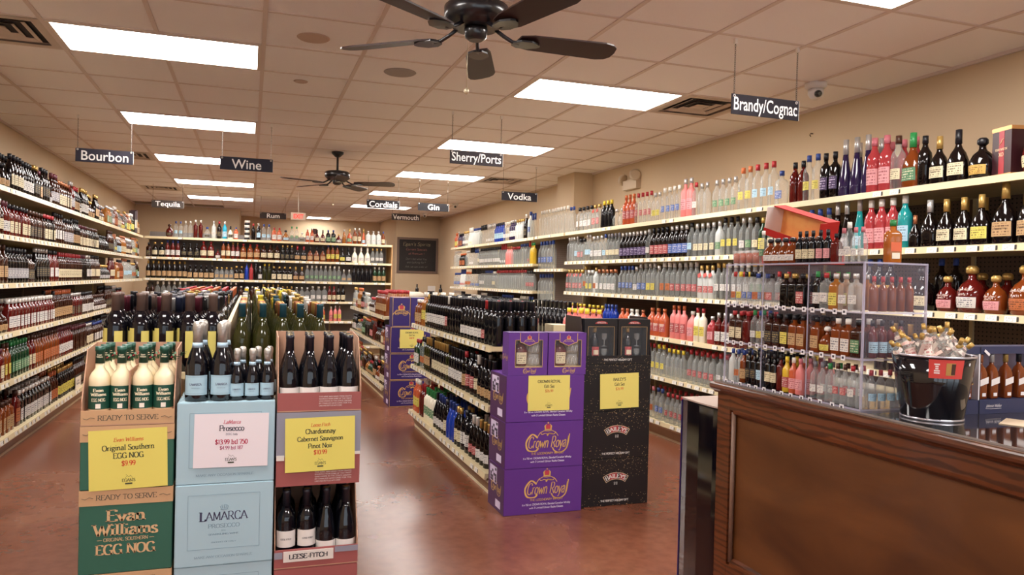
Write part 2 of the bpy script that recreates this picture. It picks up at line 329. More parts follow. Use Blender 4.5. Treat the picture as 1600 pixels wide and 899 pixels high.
vents = {(5, 0), (-3, 0), (-3, 8), (5, 8), (-3, 14)}
skip = {(i+k, j) for i, j in lights for k in (0, 1)}|vents
skip -= {(3, 22)}
tb = MB().box(.012, T-.012, .012, T-.012, 0, .015, tile_m); tme = tb.mesh('ceiling_tile'); far = MB()
def tile_bounds(i): return max(i*T, XL)+.01, min((i+1)*T, XR)-.01
for j in range(-11, 24):
    for i in range(-4, 7):
        if (i, j) in skip: continue
        if j > 18 and not (-2 < i < 6): continue
        x0, x1 = tile_bounds(i)
        if j > 19: x0 = max(x0, -.3); x1 = min(x1, 3.14)
        if x1-x0 < .04: continue
        if -6 <= j <= 13:
            if i in (-4, 6): MB().box(x0, x1, j*T+.012, (j+1)*T-.012, H, H+.015, tile_m).build('ceiling_tile', ceil)
            else: place('ceiling_tile', tme, ceil, (i*T, j*T, H))
        else: far.box(x0, x1, j*T+.012, (j+1)*T-.012, H, H+.015, tile_m)
far.build('ceiling_tile', ceil, kind='stuff')
for i in range(-3, 7):
    ys = [FY]
    for li, lj in sorted(lights, key=lambda q: q[1]):
        if i == li+1 and lj < 20: ys += [lj*T, (lj+1)*T]
    ys.append(14.3 if -1 < i < 6 else YB)
    for ya, yb in zip(ys[::2], ys[1::2]): MB().box(i*T-.013, i*T+.013, ya, yb, H-.006, H+.004, grid_m).build('grid_bar', ceil)
g = MB()
for j in range(-11, 24): g.box(XL, XR, j*T-.011, j*T+.011, H-.004, H+.004, grid_m)
g.build('cross_bar', ceil, kind='stuff')
MB().box(XL, XL+.02, FY, YB, H-.02, H, grid_m).box(XR-.02, XR, FY, YB, H-.02, H, grid_m).box(XL, -.3, YB-.02, YB, H-.02, H, grid_m).build('wall_angle', ceil)

lamp_m = mat('lamp_diffuser', 'fff1dc', .6, emit=LAMP); lamp_m.node_tree.nodes['Principled BSDF'].inputs['Base Color'].default_value = (.6, .6, .58, 1)
lamp_m.node_tree.nodes['Principled BSDF'].inputs['Emission Color'].default_value = (1, .96, .92, 1)
frame_m = mat('lamp_frame', 'd8c8bc', .4)
rowword = {-8: 'behind the camera', -4: 'closest to the shop front', 0: 'first full one from the shop front', 4: 'second from the shop front', 8: 'third from the shop front', 12: 'fourth from the shop front', 16: 'fifth from the shop front'}
for i, j in lights:
    wd = 2*T if (i, j) != (2, 22) else T
    lab = ('recessed ceiling light panel over the bourbon aisle, ' if i == -2 else 'recessed ceiling light panel over the vodka aisle, ')+rowword[j] if j != 22 else 'small square ceiling light panel in the rear recess'
    if abs(j) == 8 and j < 0: lab = ('unseen light panel at shop front, bourbon side' if i == -2 else 'unseen light panel at shop front, vodka side')
    t = thing('ceiling_light', lab, 'ceiling light', (i*T, j*T, H), group='fluorescent ceiling panels')
    MB().box(.012, wd-.012, .012, .035, -.008, .03, frame_m).box(.012, wd-.012, T-.035, T-.012, -.008, .03, frame_m).box(.012, .035, .035, T-.035, -.008, .03, frame_m).box(wd-.035, wd-.012, .035, T-.035, -.008, .03, frame_m).build('lamp_frame', t)
    MB().box(.035, wd-.035, .035, T-.035, .002, .01, lamp_m).build('diffuser', t)
vent_m = mat('vent_metal', 'c4b0a2', .45); dark_m = mat('duct_dark', '2c2422', .8)
vl = {(5, 0): 'beside the brandy sign', (-3, 0): 'above the bourbon shelves by the shop front', (-3, 8): 'behind the bourbon sign', (5, 8): 'above the vodka sign', (-3, 14): 'above the tequila sign'}
for i, j in vents:
    t = thing('ceiling_vent', 'square louvred air vent in the ceiling '+vl[(i, j)], 'air vent', ((i+.5)*T, (j+.5)*T, H), group='ceiling air vents')
    MB().box(-.28, .28, -.28, .28, .012, .02, dark_m).build('duct', t)
    for a, b, z in ((.292, .24, -.006), (.2, .165, -.004), (.125, .095, 0), (.06, 0, .0)):
        m = MB(); q = [(-a, -a), (a, -a), (a, a), (-a, a)]; p = [(-b, -b), (b, -b), (b, b), (-b, b)]
        for k in range(4):
            l = (k+1) % 4; m.quad((*q[k], z), (*q[l], z), (*p[l], z+(.012 if a < .25 else 0)), (*p[k], z+(.012 if a < .25 else 0)), vent_m)
            m.quad((*q[k], z+.003), (*q[l], z+.003), (*p[l], z+.016), (*p[k], z+.016), vent_m)
        m.build('louver', t)
for x, y, r, n, c in ((.913, .279, .105, 'dusky round ceiling speaker grille beside the fan', 'a09490'), (.283, -.248, .09, 'tile coloured round ceiling speaker grille beside the bourbon side lights', 'c4a999'), (.275, .8, .045, 'small flush ceiling sensor disc between the light rows', 'bfa598')):
    t = thing('ceiling_speaker' if r > .05 else 'ceiling_sensor', n, 'ceiling speaker' if r > .05 else 'ceiling sensor', (x, y, H))
    MB().rings([(-.001, r+.008, r+.008, 2), (-.006, r, r, 2)], mat('spk'+c, c, .7), 28).build('grille', t)

# security cameras
def dome(x, y, n, s=1):
    t = thing('security_camera', n, 'security camera', (x, y, H-.001), group='dome security cameras')
    wm = mat('camera_white', 'd9d4d2', .35)
    MB().rings([(0, .058*s, .058*s, 2), (-.02*s, .058*s, .058*s, 2), (-.034*s, .045*s, .045*s, 2)], wm, 22).build('base', t)
    m = MB(); m.rings([(-.034*s, .04*s, .04*s, 2), (-.06*s, .041*s, .041*s, 2), (-.08*s, .032*s, .032*s, 2), (-.092*s, .014*s, .014*s, 2)], wm, 20); m.build('eyeball', t)
    e = MB().rings([(0, .021*s, .021*s, 2), (.012*s, .019*s, .019*s, 2), (.02*s, .008*s, .008*s, 2)], mat('lens_black', '101014', .1, coat=1), 16).build('lens', t, (-.012*s, -.03*s, -.066*s)); e.rotation_euler = (1.8, 0, -.3)
dome(3.683, -.60, 'white dome security camera on the ceiling right of the brandy sign', 1.25)
dome(3.60, 8.57, 'white dome security camera on the ceiling beyond the gin sign')
dome(3.55, 10.9, 'white dome security camera on the ceiling under the gin sign, farthest back')

# ceiling fans
fan_m = mat('fan_black', '17151a', .3, coat=.4); blade_m = mat('fan_blade', '3a2422', .45, noise=.3, nscale=6); blade_top = mat('blade_top', '8a6b4e', .5)
def fan(x, y, rot, label):
    t = thing('ceiling_fan', label, 'ceiling fan', (x, y, H), group='black five blade ceiling fans')
    MB().rings([(0, .07, .07, 2), (-.02, .068, .068, 2), (-.06, .025, .025, 2)], fan_m, 20).build('canopy', t)
    MB().cyl(0, 0, -.22, -.05, .013, fan_m, 10).build('downrod', t)
    MB().rings([(-.21, .03, .03, 2), (-.225, .125, .125, 2), (-.235, .142, .142, 2), (-.285, .142, .142, 2), (-.295, .13, .13, 2), (-.325, .10, .10, 2)], fan_m, 32).build('motor_housing', t)
    MB().rings([(-.325, .05, .05, 2), (-.335, .052, .052, 2), (-.365, .048, .048, 2), (-.378, .03, .03, 2)], fan_m, 22).build('switch_housing', t)
    m = MB().tube([(-.045, -.03, -.39), (-.045, -.03, -.6)], .0012, mat('chain_brass', 'c8b89c', .4, metal=.6), 5)
    m.rings([(-.625, .004, .004, 2), (-.618, .011, .011, 2), (-.605, .011, .011, 2), (-.598, .004, .004, 2)], mat('chain_brass', 'c8b89c'), 10, (-.045, -.03)); m.build('pull_chain', t)
    for k in range(5):
        a = rot+k*2*PI/5
        br = MB(); br.tube([(.09, 0, -.32), (.13, 0, -.345), (.17, 0, -.365), (.2, 0, -.368)], .009, fan_m, 8)
        br.prism([(.17, -.02), (.2, -.045), (.25, -.048), (.29, -.02), (.3, 0), (.29, .02), (.25, .048), (.2, .045), (.17, .02)], -.374, -.366, fan_m); b = br.build('blade_bracket', t, rz=a)
        pts = [(.2, -.045), (.26, -.06), (.6, -.072), (.64, -.062), (.662, -.04), (.668, 0), (.662, .04), (.64, .062), (.6, .072), (.26, .06), (.2, .045), (.19, 0)]
        bl = MB().prism(pts, 0, .007, blade_m).build('fan_blade', t, (0, 0, -.362), rot=(-.21, 0, a))
        # a rotated frame so the blade pitches about its own length
        bl.rotation_mode = 'XYZ'
fan(.875, -1.68, math.radians(-2), 'black five blade ceiling fan close overhead with pull chain')
fan(.88, 3.808, math.radians(-18), 'smaller looking black ceiling fan farther down the shop')

# hanging aisle signs
sign_m = mat('sign_face', '2b272c', .5); sign_w = mat('sign_letter', 'efeae6', .5, emit=0); chain_m = mat('chain_steel', '6a625e', .35, metal=.8); clip_m = mat('clip_white', 'e6e0da', .4)
def link_mesh(m):
    b = MB(); pts = [(0, .0045*math.cos(a), .0085*math.sin(a)) for a in [2*PI*k/8 for k in range(8)]]
    b.tube(pts, .0013, m, 5, True); return b
_lk = link_mesh(chain_m)
FRAC = {'Brandy/Cognac': .95, 'Bourbon': .83, 'Wine': .56, 'Tequila': .78, 'Sherry/Ports': .94, 'Vodka': .66, 'Cordials': .86, 'Gin': .38, 'Rum': .5, 'Vermouth': .9}
def hanging(txt, x0, x1, y, zt, zb, h, col='2b272c', fs=.62, near=False):
    w = x1-x0; t = thing('hanging_sign', 'dark hanging aisle sign reading '+txt, 'sign', ((x0+x1)/2, y, zb), group='hanging aisle signs')
    hh = zt-zb; sm = mat('sign'+col, col, .8, spec=.2)
    MB().box(-w/2, w/2, -.002, .002, 0, hh, sm).build('board', t)
    MB().box(w/2, w/2+.002, -.003, .003, 0, hh, clip_m).build('board_edge', t)
    desc = any(c in 'gyqp' for c in txt); ch_ = hh*(.66 if desc else .72)
    L = MB(); sans(L, txt, (0, -.003, hh*(.23 if desc else .15)), ch_, sign_w, bold=.01, width=w*FRAC[txt])
    L.build('lettering', t)
    for sx in (-1, 1):
        cx = sx*(w/2-.018); ch = MB(); z = hh-.012; k = 0
        step = .0125
        while z < H-zb-.02:
            mx = Matrix.Translation((cx, 0, z)) @ Matrix.Rotation(PI/2*(k % 2), 4, 'Z')
            ch.add(_lk, mx) if near else None
            z += step; k += 1
        if not near: ch.tube([(cx, 0, hh-.012), (cx, 0, H-zb-.02)], .0022, chain_m, 5)
        ch.build('chain', t)
        MB().box(cx-.009, cx+.009, -.008, .008, H-zb-.03, H-zb, clip_m).build('ceiling_clip', t)
        r = MB(); r.tube([(cx+.007*math.cos(a), -.004, hh-.012+.007*math.sin(a)) for a in [2*PI*k/8 for k in range(8)]], .002, clip_m, 5, True); r.build('eyelet', t)
hanging('Brandy/Cognac', 2.578, 3.052, -1.171, 2.553, 2.435, .1, near=True)
hanging('Bourbon', -1.607, -1.122, 2.826, 2.564, 2.441, .1, '33303a', near=True)
hanging('Wine', -.341, .132, 2.504, 2.534, 2.412, .1, '33333f', near=True)
hanging('Tequila', -1.603, -1.118, 8.26, 2.612, 2.490, .1, '403833', fs=.68)
hanging('Sherry/Ports', 1.546, 2.022, 1.268, 2.540, 2.425, .1, '3a3437', near=True)
hanging('Vodka', 2.879, 3.349, 3.781, 2.540, 2.430, .1, fs=.68)
hanging('Cordials', 1.492, 1.961, 5.61, 2.538, 2.420, .1, '1c191b', fs=.7)
hanging('Gin', 2.226, 2.686, 5.593, 2.532, 2.420, .1, '1a181a', fs=.7)
hanging('Rum', .09, .556, 9.282, 2.580, 2.468, .1, '3a3232', fs=.72)
hanging('Vermouth', 2.553, 3.118, 9.451, 2.700, 2.570, .1, '453c3c', fs=.7)

# exit sign, emergency light, hooks, chalkboard
t = thing('exit_sign', 'lit red EXIT sign hanging below the rear ceiling', 'exit sign', (.70, 8.0, 2.375))
MB().box(-.12, .12, -.015, .015, 0, .125, mat('exit_body', 'd6c2ae', .4)).build('housing', t)
L = MB(); sans(L, 'EXIT', (0, -.017, .025), .075, mat('exit_red', 'd63a30', .5, emit=.7), bold=.02, width=.17); L.build('lettering', t)
MB().cyl(0, 0, .125, H-2.375, .008, clip_m, 8).build('stem', t)
t = thing('emergency_light', 'white twin head emergency light on the wall above vodka bottles', 'emergency light', (XR, 2.87, 2.56))
em = mat('emer_white', 'cbb79c', .5)
MB().box(-.06, 0, -.16, .16, -.02, .09, em).build('housing', t)
for sy, n in ((-.11, 1), (.22, 2)):
    h = MB().rings([(0, .035, .035, 2), (.02, .062, .062, 2), (.05, .068, .068, 2), (.058, .05, .05, 2)], em, 20).build('lamp_head', t, (-.06, sy, .12), rot=(1.2 if n == 1 else 2.0, -.9, 0))
for y, z in ((-.0, 2.67), (1.95, 2.46)):
    MB().tube([(0, 0, 0), (-.02, 0, 0), (-.028, 0, -.012), (-.02, 0, -.024)], .004, mat('hook_brass', '5a452c', .4, metal=.6), 6).build('wall_hook', None, (XR, y, z), label='tiny brass hook high on the vodka wall, '+('near the brandy sign' if y < 1 else 'beyond the brandy sign'), cat='hook')
t = thing('chalkboard', 'large framed chalkboard with coloured handwriting on the rear wall', 'chalkboard', (3.67, YB-.002, 1.56))
fm = mat('board_frame', '6e584c', .5)
MB().box(-.46, .46, -.012, 0, .04, .79, mat('slate', '2b2624', .8, noise=.2, nscale=5)).build('slate', t)
for n, b in (('a', (-.49, .49, .78, .83)), ('b', (-.49, .49, 0, .05)), ('c', (-.49, -.44, .05, .78)), ('d', (.44, .49, .05, .78))):
    MB().box(b[0], b[1], -.025, 0, b[2], b[3], fm).build('frame_rail', t)
L = MB(); ck = mat('chalk_tan', 'a89878', .9); cr_ = mat('chalk_red', 'b06a62', .9); cg = mat('chalk_grey', '7f7a74', .9)
for s, z, h, m_ in (("Egan's Spirits", .64, .075, ck), ('Current Specials', .53, .05, cr_), ('of Premium !', .43, .05, cr_), ("Don't See what You", .31, .045, cg), ('are looking for?', .23, .045, cg), ('Ask, we can order it!', .13, .04, cg)):
    letters(L, s, (-.03, -.0145, z), h, m_, thick=.06, thin=.05, serif=False, shear=.15, width=min(.8, len(s)*h*.62))
L.build('chalk_writing', t)

def ordw(n): return ['first', 'second', 'third', 'fourth', 'fifth', 'sixth', 'seventh', 'eighth', 'ninth', 'tenth', 'eleventh', 'twelfth', 'thirteenth', 'fourteenth', 'fifteenth'][n] if n < 15 else '%dth' % (n+1)
# ---------------------------------------------------------------- shelving
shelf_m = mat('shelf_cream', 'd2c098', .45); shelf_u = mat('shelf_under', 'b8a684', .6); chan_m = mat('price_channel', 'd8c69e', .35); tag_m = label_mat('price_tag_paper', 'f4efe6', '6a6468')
kick_m = mat('kick_panel', 'a8906c', .5); tagd_m = mat('channel_gap', '3a3430', .6)
def peg(name, col):
    if name in MATS: return MATS[name]
    m = mat(name, col, .7); nt = m.node_tree; b = nt.nodes['Principled BSDF']; L = nt.links
    tc = nt.nodes.new('ShaderNodeTexCoord'); sp = nt.nodes.new('ShaderNodeSeparateXYZ'); L.new(tc.outputs['Object'], sp.inputs[0])
    def ma(op, a, v=None):
        n = nt.nodes.new('ShaderNodeMath'); n.operation = op
        L.new(a, n.inputs[0]) if not isinstance(a, float) else None
        if v is not None:
            if isinstance(v, float): n.inputs[1].default_value = v
            else: L.new(v, n.inputs[1])
        return n.outputs[0]
    def cell(o): return ma('POWER', ma('SUBTRACT', ma('FRACT', ma('MULTIPLY', o, 38.0)), .5), 2.0)
    d = ma('ADD', cell(sp.outputs[0]), cell(sp.outputs[2])); k = ma('LESS_THAN', d, .035)
    mx = nt.nodes.new('ShaderNodeMix'); mx.data_type = 'RGBA'; mx.inputs[6].default_value = (*lin(col), 1); mx.inputs[7].default_value = (.006, .005, .005, 1)
    L.new(k, mx.inputs[0]); L.new(mx.outputs[2], b.inputs['Base Color']); return m
PEGD = peg('pegboard_dark', '5c4a40'); PEGG = peg('pegboard_grey', '8c8688')
RZ = {'+x': PI/2, '-x': -PI/2, '-y': 0, '+y': PI}
_units = {}
def unit(name, label, group, loc, face, ln, zs, depth=.6, top=2.09, base=.165, back=PEGD, tags=False, slot=.19, backoff=0):
    """one gondola bay; local x along the run, front towards -y, back plane at y=0"""
    key = (round(ln, 3), tuple(zs), depth, top, base, back.name, tags)
    if key in _units:
        o = clone(_units[key], loc, RZ[face], label, group); o.name = name; return o
    t = thing(name, label, 'shelf unit', loc, RZ[face], group); _units[key] = t
    MB().box(.002, ln-.002, -.02, 0, .0, top, back).build('back_panel', t)
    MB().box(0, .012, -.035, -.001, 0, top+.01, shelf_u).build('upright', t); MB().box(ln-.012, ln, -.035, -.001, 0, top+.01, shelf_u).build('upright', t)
    if base:
        m = MB().prism([(-depth+.06, 0), (-depth+.02, .11), (-depth+.02, base-.03), (-.02, base-.03), (-.02, 0)], .001, ln-.001, kick_m, 'x')
        m.box(.004, ln-.004, -depth+.008, -depth+.022, .105, .118, chan_m); m.box(.0, ln, -depth+.05, -depth+.062, 0, .02, chan_m)
        m.build('kick_panel', t)
    for z in ([base] if base else [])+list(zs):
        dz = depth+.012 if z == base else depth
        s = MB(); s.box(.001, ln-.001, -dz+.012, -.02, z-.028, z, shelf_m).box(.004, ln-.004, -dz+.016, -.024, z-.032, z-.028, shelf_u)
        so = s.build('base_deck' if z == base else 'shelf', t)
        cpts = [(-dz-.006, z-.036), (-dz, z+.003), (-dz+.012, z+.003), (-dz+.012, z-.036)]
        MB().prism(cpts, .0, ln, chan_m, 'x').build('price_channel', so)
        rnd = random.Random(int(z*1000)+int(ln*100)); x = .03; tg = []
        while x < ln-.09:
            if rnd.random() < .82 and z < 2: tg.append(x)
            elif z >= 2 and rnd.random() < .18: tg.append(x)
            x += .095+rnd.random()*.05
        J = MB()
        for x in tg:
            mb = J if not tags else MB()
            y0, y1 = -dz-.0072, -dz-.0022
            mb.quad((x, y0, z-.033), (x+.062, y0, z-.033), (x+.062, y1, z-.002), (x, y1, z-.002), tag_m, uv=[(0, 0), (1, 0), (1, 1), (0, 1)])
            mb.box(x+.064, x+.074, y0+.0012, y0+.0032, z-.03, z-.006, tagd_m)
            if tags: mb.build('price_tag', so)
        if not tags and J.v: J.build('price_tag', so, kind='stuff')
    return t
ZS = [.575, .945, 1.322, 1.685, 2.04]
U = 1.2192
for k in range(9):
    y0 = -1.95+k*U; ln = min(U, 8.75-y0)
    unit('wall_shelf_unit', 'cream shelf bay on the bourbon wall, '+ordw(k)+' from the shop front', 'bourbon wall shelf bays', (XL+.0, y0, 0), '+x', ln, ZS, tags=(k in (2, 3)))
for k in range(5):
    y1 = 3.45-k*U
    unit('wall_shelf_unit', 'cream shelf bay on the vodka wall, '+ordw(k)+' toward the counter from the pilaster', 'vodka wall shelf bays', (XR, y1, 0), '-x', U, ZS, tags=(k in (2, 3, 4)))
for k in range(3):
    unit('wall_shelf_unit', 'cream shelf bay beyond the pilaster, vodka wall, '+ordw(k)+' from the rear corner', 'vodka wall rear shelf bays', (XR-.02, 8.82-k*U, 0), '-x', U, [.575, .945, 1.30, 1.675, 2.035], depth=.58)
unit('wall_shelf_unit', 'short cream shelf bay against the far side of the pilaster', 'vodka wall rear shelf bays', (XR-.02, 5.1624, 0), '-x', .655, [.575, .945, 1.30, 1.675, 2.035], depth=.58)
# narrow filler bay in front of the pilaster
t = unit('filler_shelf_unit', 'narrow cream shelf bay wrapped around the pilaster', None, (XR-.28, 4.46, 0), '-x', .96, [.62, 1.18, 1.60, 2.04], depth=.32, top=2.06)
for k in range(4):
    x0 = -1.76+k*1.05
    unit('rear_shelf_unit', 'free standing rear shelf bay, '+ordw(k)+' from the bourbon wall', 'rear shelf bays', (x0, 9.33, 0), '-y', 1.05, [.62, .975, 1.335, 1.695, 2.04], top=2.15, back=PEGG)
side_m = mat('end_panel', 'c49a66', .5)
MB().box(2.44, 2.46, 8.75, 9.33, 0, 2.05, side_m).build('end_panel', None, label='tan wooden end panel closing the rear shelves beside the chalkboard', cat='end panel')
# double sided gondolas: bays facing the aisle plus the far face
def gondola(name, labels, group, xc, y0, n, half, zs, top, back=PEGD, tags=False, faces=('-x', '+x'), bl=U):
    for k in range(n):
        for f in faces:
            lab = ordw(k)+' '+labels+{'-x': ', bourbon side', '+x': ', vodka side'}[f]
            unit(name, lab, group, (xc, y0+(k+1)*bl if f == '-x' else y0+k*bl, 0), f, bl, zs, depth=half, top=top, back=back, tags=tags and f == '-x')
gondola('gondola_unit', 'low gondola bay behind the near purple stack', 'liqueur gondola bays', 1.95, -.24, 2, .50, [.605, 1.0], 1.06, tags=True)
gondola('gondola_unit', 'low gondola bay behind the rear purple stack', 'rear gondola bays', 1.93, 3.62, 2, .50, [.64, .985], 1.05, bl=1.5)
gondola('wine_gondola_unit', 'wine gondola bay behind the front cases', 'wine gondola bays', -.145, -1.34, 4, .52, [.605, 1.0], 1.02, bl=1.3)
MB().box(-.155, -.135, -1.34, 3.86, 1.021, 1.2, mat('divider_board', 'dcc39c', .6)).build('divider_board', None, label='tan divider board running between red and white wines', cat='divider')

# ---------------------------------------------------------------- bottles
R2 = lambda *p: [(z, r, r, 2) for z, r in p]
def sq(p, rx, ry, pts): return [(z, rx*k, ry*k, p) for z, k in pts]
SH = {  # rings of the body, cap rings, label (z0, z1, half arc in degrees), words, clearance radius x, y
'round': (R2((0, .034), (.004, .037), (.172, .037), (.193, .034), (.213, .022), (.232, .0145), (.248, .014)), R2((.248, .0165), (.292, .0155)), (.04, .14, 75), 'round', .037, .037),
'tall': (R2((0, .033), (.004, .036), (.2, .036), (.218, .031), (.232, .018), (.245, .0135), (.268, .0135)), R2((.268, .0158), (.31, .0155)), (.06, .16, 70), 'tall', .036, .036),
'rect': (sq(5, .042, .034, [(0, .95), (.004, 1), (.16, 1), (.172, .93), (.184, .7)])+R2((.192, .016), (.215, .0145)), R2((.215, .018), (.25, .018)), (.03, .132, 45), 'square', .042, .034),
'flask': (sq(4, .046, .028, [(0, .95), (.004, 1), (.17, 1), (.19, .85), (.2, .6)])+R2((.21, .015), (.225, .014)), R2((.225, .018), (.262, .018)), (.035, .15, 42), 'flat flask', .046, .028),
'squat': (R2((0, .04), (.008, .05), (.05, .056), (.09, .054), (.12, .04), (.138, .02), (.148, .0155), (.165, .015)), R2((.165, .017), (.172, .024), (.19, .024), (.2, .015)), (.022, .075, 60), 'squat decanter', .056, .056),
'cognac': ([(0, .048, .034, 2.4), (.006, .052, .037, 2.4), (.11, .05, .036, 2.4), (.15, .036, .03, 2.2), (.175, .02, .019, 2), (.19, .0145, .0145, 2), (.2, .014, .014, 2)], R2((.2, .0165), (.272, .0155)), (.035, .11, 58), 'wide shouldered', .052, .037),
'wine': (R2((0, .035), (.004, .0375), (.185, .0375), (.203, .034), (.218, .022), (.232, .015)), R2((.232, .0152), (.288, .0148), (.29, .0158), (.298, .0158)), (.055, .145, 80), 'straight', .038, .038),
'burg': (R2((0, .038), (.004, .041), (.125, .041), (.155, .037), (.185, .028), (.21, .0195), (.235, .0155)), R2((.235, .0158), (.285, .0145), (.287, .0158), (.296, .0158)), (.035, .105, 75), 'sloping', .041, .041),
'flute': (R2((0, .034), (.01, .038), (.06, .038), (.14, .03), (.21, .018), (.25, .0145)), R2((.25, .0158), (.34, .015)), (.03, .1, 60), 'slender tapering', .038, .038),
'jug': (R2((0, .052), (.006, .056), (.16, .056), (.19, .05), (.22, .03), (.24, .018), (.255, .017)), R2((.255, .021), (.292, .021)), (.05, .15, 65), 'big handled', .056, .056),
'magnum': (R2((0, .045), (.005, .0495), (.2, .0495), (.225, .046), (.25, .032), (.272, .0185)), R2((.272, .0185), (.338, .0175), (.34, .0192), (.352, .0192)), (.075, .19, 80), 'magnum', .05, .05),
'paddle': ([(0, .036, .03, 3), (.005, .04, .034, 3), (.19, .036, .032, 3), (.21, .028, .026, 2.4), (.225, .016, .016, 2), (.26, .014, .014, 2)], R2((.26, .016), (.3, .016)), (.05, .15, 50), 'slim square', .04, .034),
}
def interp(R, z):
    for a, b in zip(R, R[1:]):
        if a[0] <= z <= b[0] and b[0] > a[0]:
            t = (z-a[0])/(b[0]-a[0]); return [a[i]+(b[i]-a[i])*t for i in range(4)]
    return list(R[-1])
def label_patch(mb, R, z0, z1, arc, m, off=.0009, n=8, rot=-90, nz=2):
    base = len(mb.v)
    for k in range(nz+1):
        z = z0+(z1-z0)*k/nz; _, rx, ry, p = interp(R, z)
        for i in range(n+1):
            t = math.radians(rot-arc+2*arc*i/n); ct, st = math.cos(t), math.sin(t)
            if p > 2.1: ct = math.copysign(abs(ct)**(2/p), ct); st = math.copysign(abs(st)**(2/p), st)
            mb.v.append(((rx+off)*ct, (ry+off)*st, z))
    for k in range(nz):
        for i in range(n):
            a = base+k*(n+1)+i; mb.face([a, a+1, a+n+2, a+n+1], m, True, [(i/n, k/nz), ((i+1)/n, k/nz), ((i+1)/n, (k+1)/nz), (i/n, (k+1)/nz)])
BC = {}
def scale_shape(sh, s):
    R, cp, lb, wd, rx, ry = SH[sh]; f = lambda Q: [(z*s, a*s, b*s, p) for z, a, b, p in Q]
    return f(R), f(cp), (lb[0]*s, lb[1]*s, lb[2]), wd, rx*s, ry*s
def bottle_data(sh, gl, cp, lb, s=1, seg=14, joined=False):
    key = (sh, gl, cp, lb, s, seg, joined)
    if key in BC: return BC[key]
    R, cr, l, _, _, _ = scale_shape(sh, s)
    if SH[sh][0][1][3] > 2.3 and seg >= 12: seg = 20
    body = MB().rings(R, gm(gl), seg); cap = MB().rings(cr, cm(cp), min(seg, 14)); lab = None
    if lb and lb != 'none':
        if gl in ('clear', 'frosted'): l = (l[0]+.15*(l[1]-l[0]), l[0]+.72*(l[1]-l[0]), l[2]*.72)
        elif sh != 'magnum': l = (l[0], l[0]+.85*(l[1]-l[0]), l[2]*.9)
        lab = MB(); label_patch(lab, R, l[0], l[1], l[2], lm(lb), n=8 if seg > 10 else 4, nz=1 if sh in ('round', 'tall', 'rect', 'wine', 'flask') else 3)
    if joined:
        body.add(cap, Matrix.Identity(4)); lab and body.add(lab, Matrix.Identity(4)); BC[key] = (body.mesh('bottle'), None, None, body)
    else: BC[key] = (body.mesh('bottle'), cap.mesh('cap'), lab.mesh('label') if lab else None, None)
    return BC[key]
def bottle(name, loc, rz, sh, gl, cp, lb, s=1, near=True, label=None, cat=None, group=None, rot=None, seg=None):
    d = bottle_data(sh, gl, cp, lb, s, seg or (16 if near else 10), not near)
    o = place(name, d[0], None, loc, rz, label, cat, group, rot=rot)
    if near:
        place('cap', d[1], o)
        if d[2]: place('label', d[2], o)
    return o
GW = dict(dark='dark', brown='dark brown', amber='amber', ruby='deep ruby', clear='clear', frosted='frosted', green='dark green', blue='cobalt blue', red='red', pink='salmon pink', cream='cream', white='white', teal='teal',
          orange='orange', yellow='yellow', gold='golden', skyblue='sky blue', violet='violet', wine='black glass', olive='olive green', lime='lime green', black='matt black')
def ordw(n): return ['first', 'second', 'third', 'fourth', 'fifth', 'sixth', 'seventh', 'eighth', 'ninth', 'tenth', 'eleventh', 'twelfth', 'thirteenth', 'fourteenth', 'fifteenth'][n] if n < 15 else '%dth' % (n+1)
SWD = {k: v[3] for k, v in SH.items()}
USED = {}
BACK = {}     # category -> joined rows behind the front ones
COUNT = {}
def run(line, s, n, spec, where, noun, face, near=True, rows=1, scale=1.0, gap=.006, jit=.003, inset=0, maxn=None, singular=None):
    """n bottles side by side from position s along the line. line = (axis, front coordinate, z, sign of travel)"""
    sh, gl, cp, lb = spec; _, _, _, wd, rx, ry = scale_shape(sh, scale)
    ax, fc, z, sg = line; name = noun+'_bottle'; cat = noun.replace('_', ' ')+' bottle'
    k = (where, spec, noun); USED[k] = USED.get(k, 0)+1; again = '' if USED[k] == 1 else (', again' if USED[k] == 2 else ', once more')
    look = f"{SWD[sh].split()[0]} {GW[gl].split()[-1] if len(GW[gl].split()) > 1 and gl != 'brown' else GW[gl]} {noun} bottle, {cp} cap"+(f", {lb} label" if lb and lb != 'none' else '')
    for i in range(n):
        c = s+sg*(i+.5)*(2*rx+gap)
        for r in range(rows):
            dd = ry+.012+inset+r*(2*ry+.008)
            j = random.uniform(-jit, jit)
            if face == '+x': p = (fc-dd+j, c, z)
            elif face == '-x': p = (fc+dd+j, c, z)
            else: p = (c, fc+dd+j, z)
            rz = RZ[face]+random.uniform(-.12, .12)
            if r == 0 and COUNT.get(cat, 0) < (maxn or 296):
                COUNT[cat] = COUNT.get(cat, 0)+1
                pre = '' if n == 1 else ordw(i)+' '
                bottle(name, p, rz, sh, gl, cp, lb, scale, near, f"{pre}{look}, {where}{again}", cat, f"{look} row, {where}{again}")
            else:
                d = bottle_data(sh, gl, cp, lb, scale, 8, True)
                BACK.setdefault(noun, MB()).add(d[3], Matrix.Translation(p) @ Matrix.Rotation(rz, 4, 'Z'))
    return s+sg*n*(2*rx+gap)
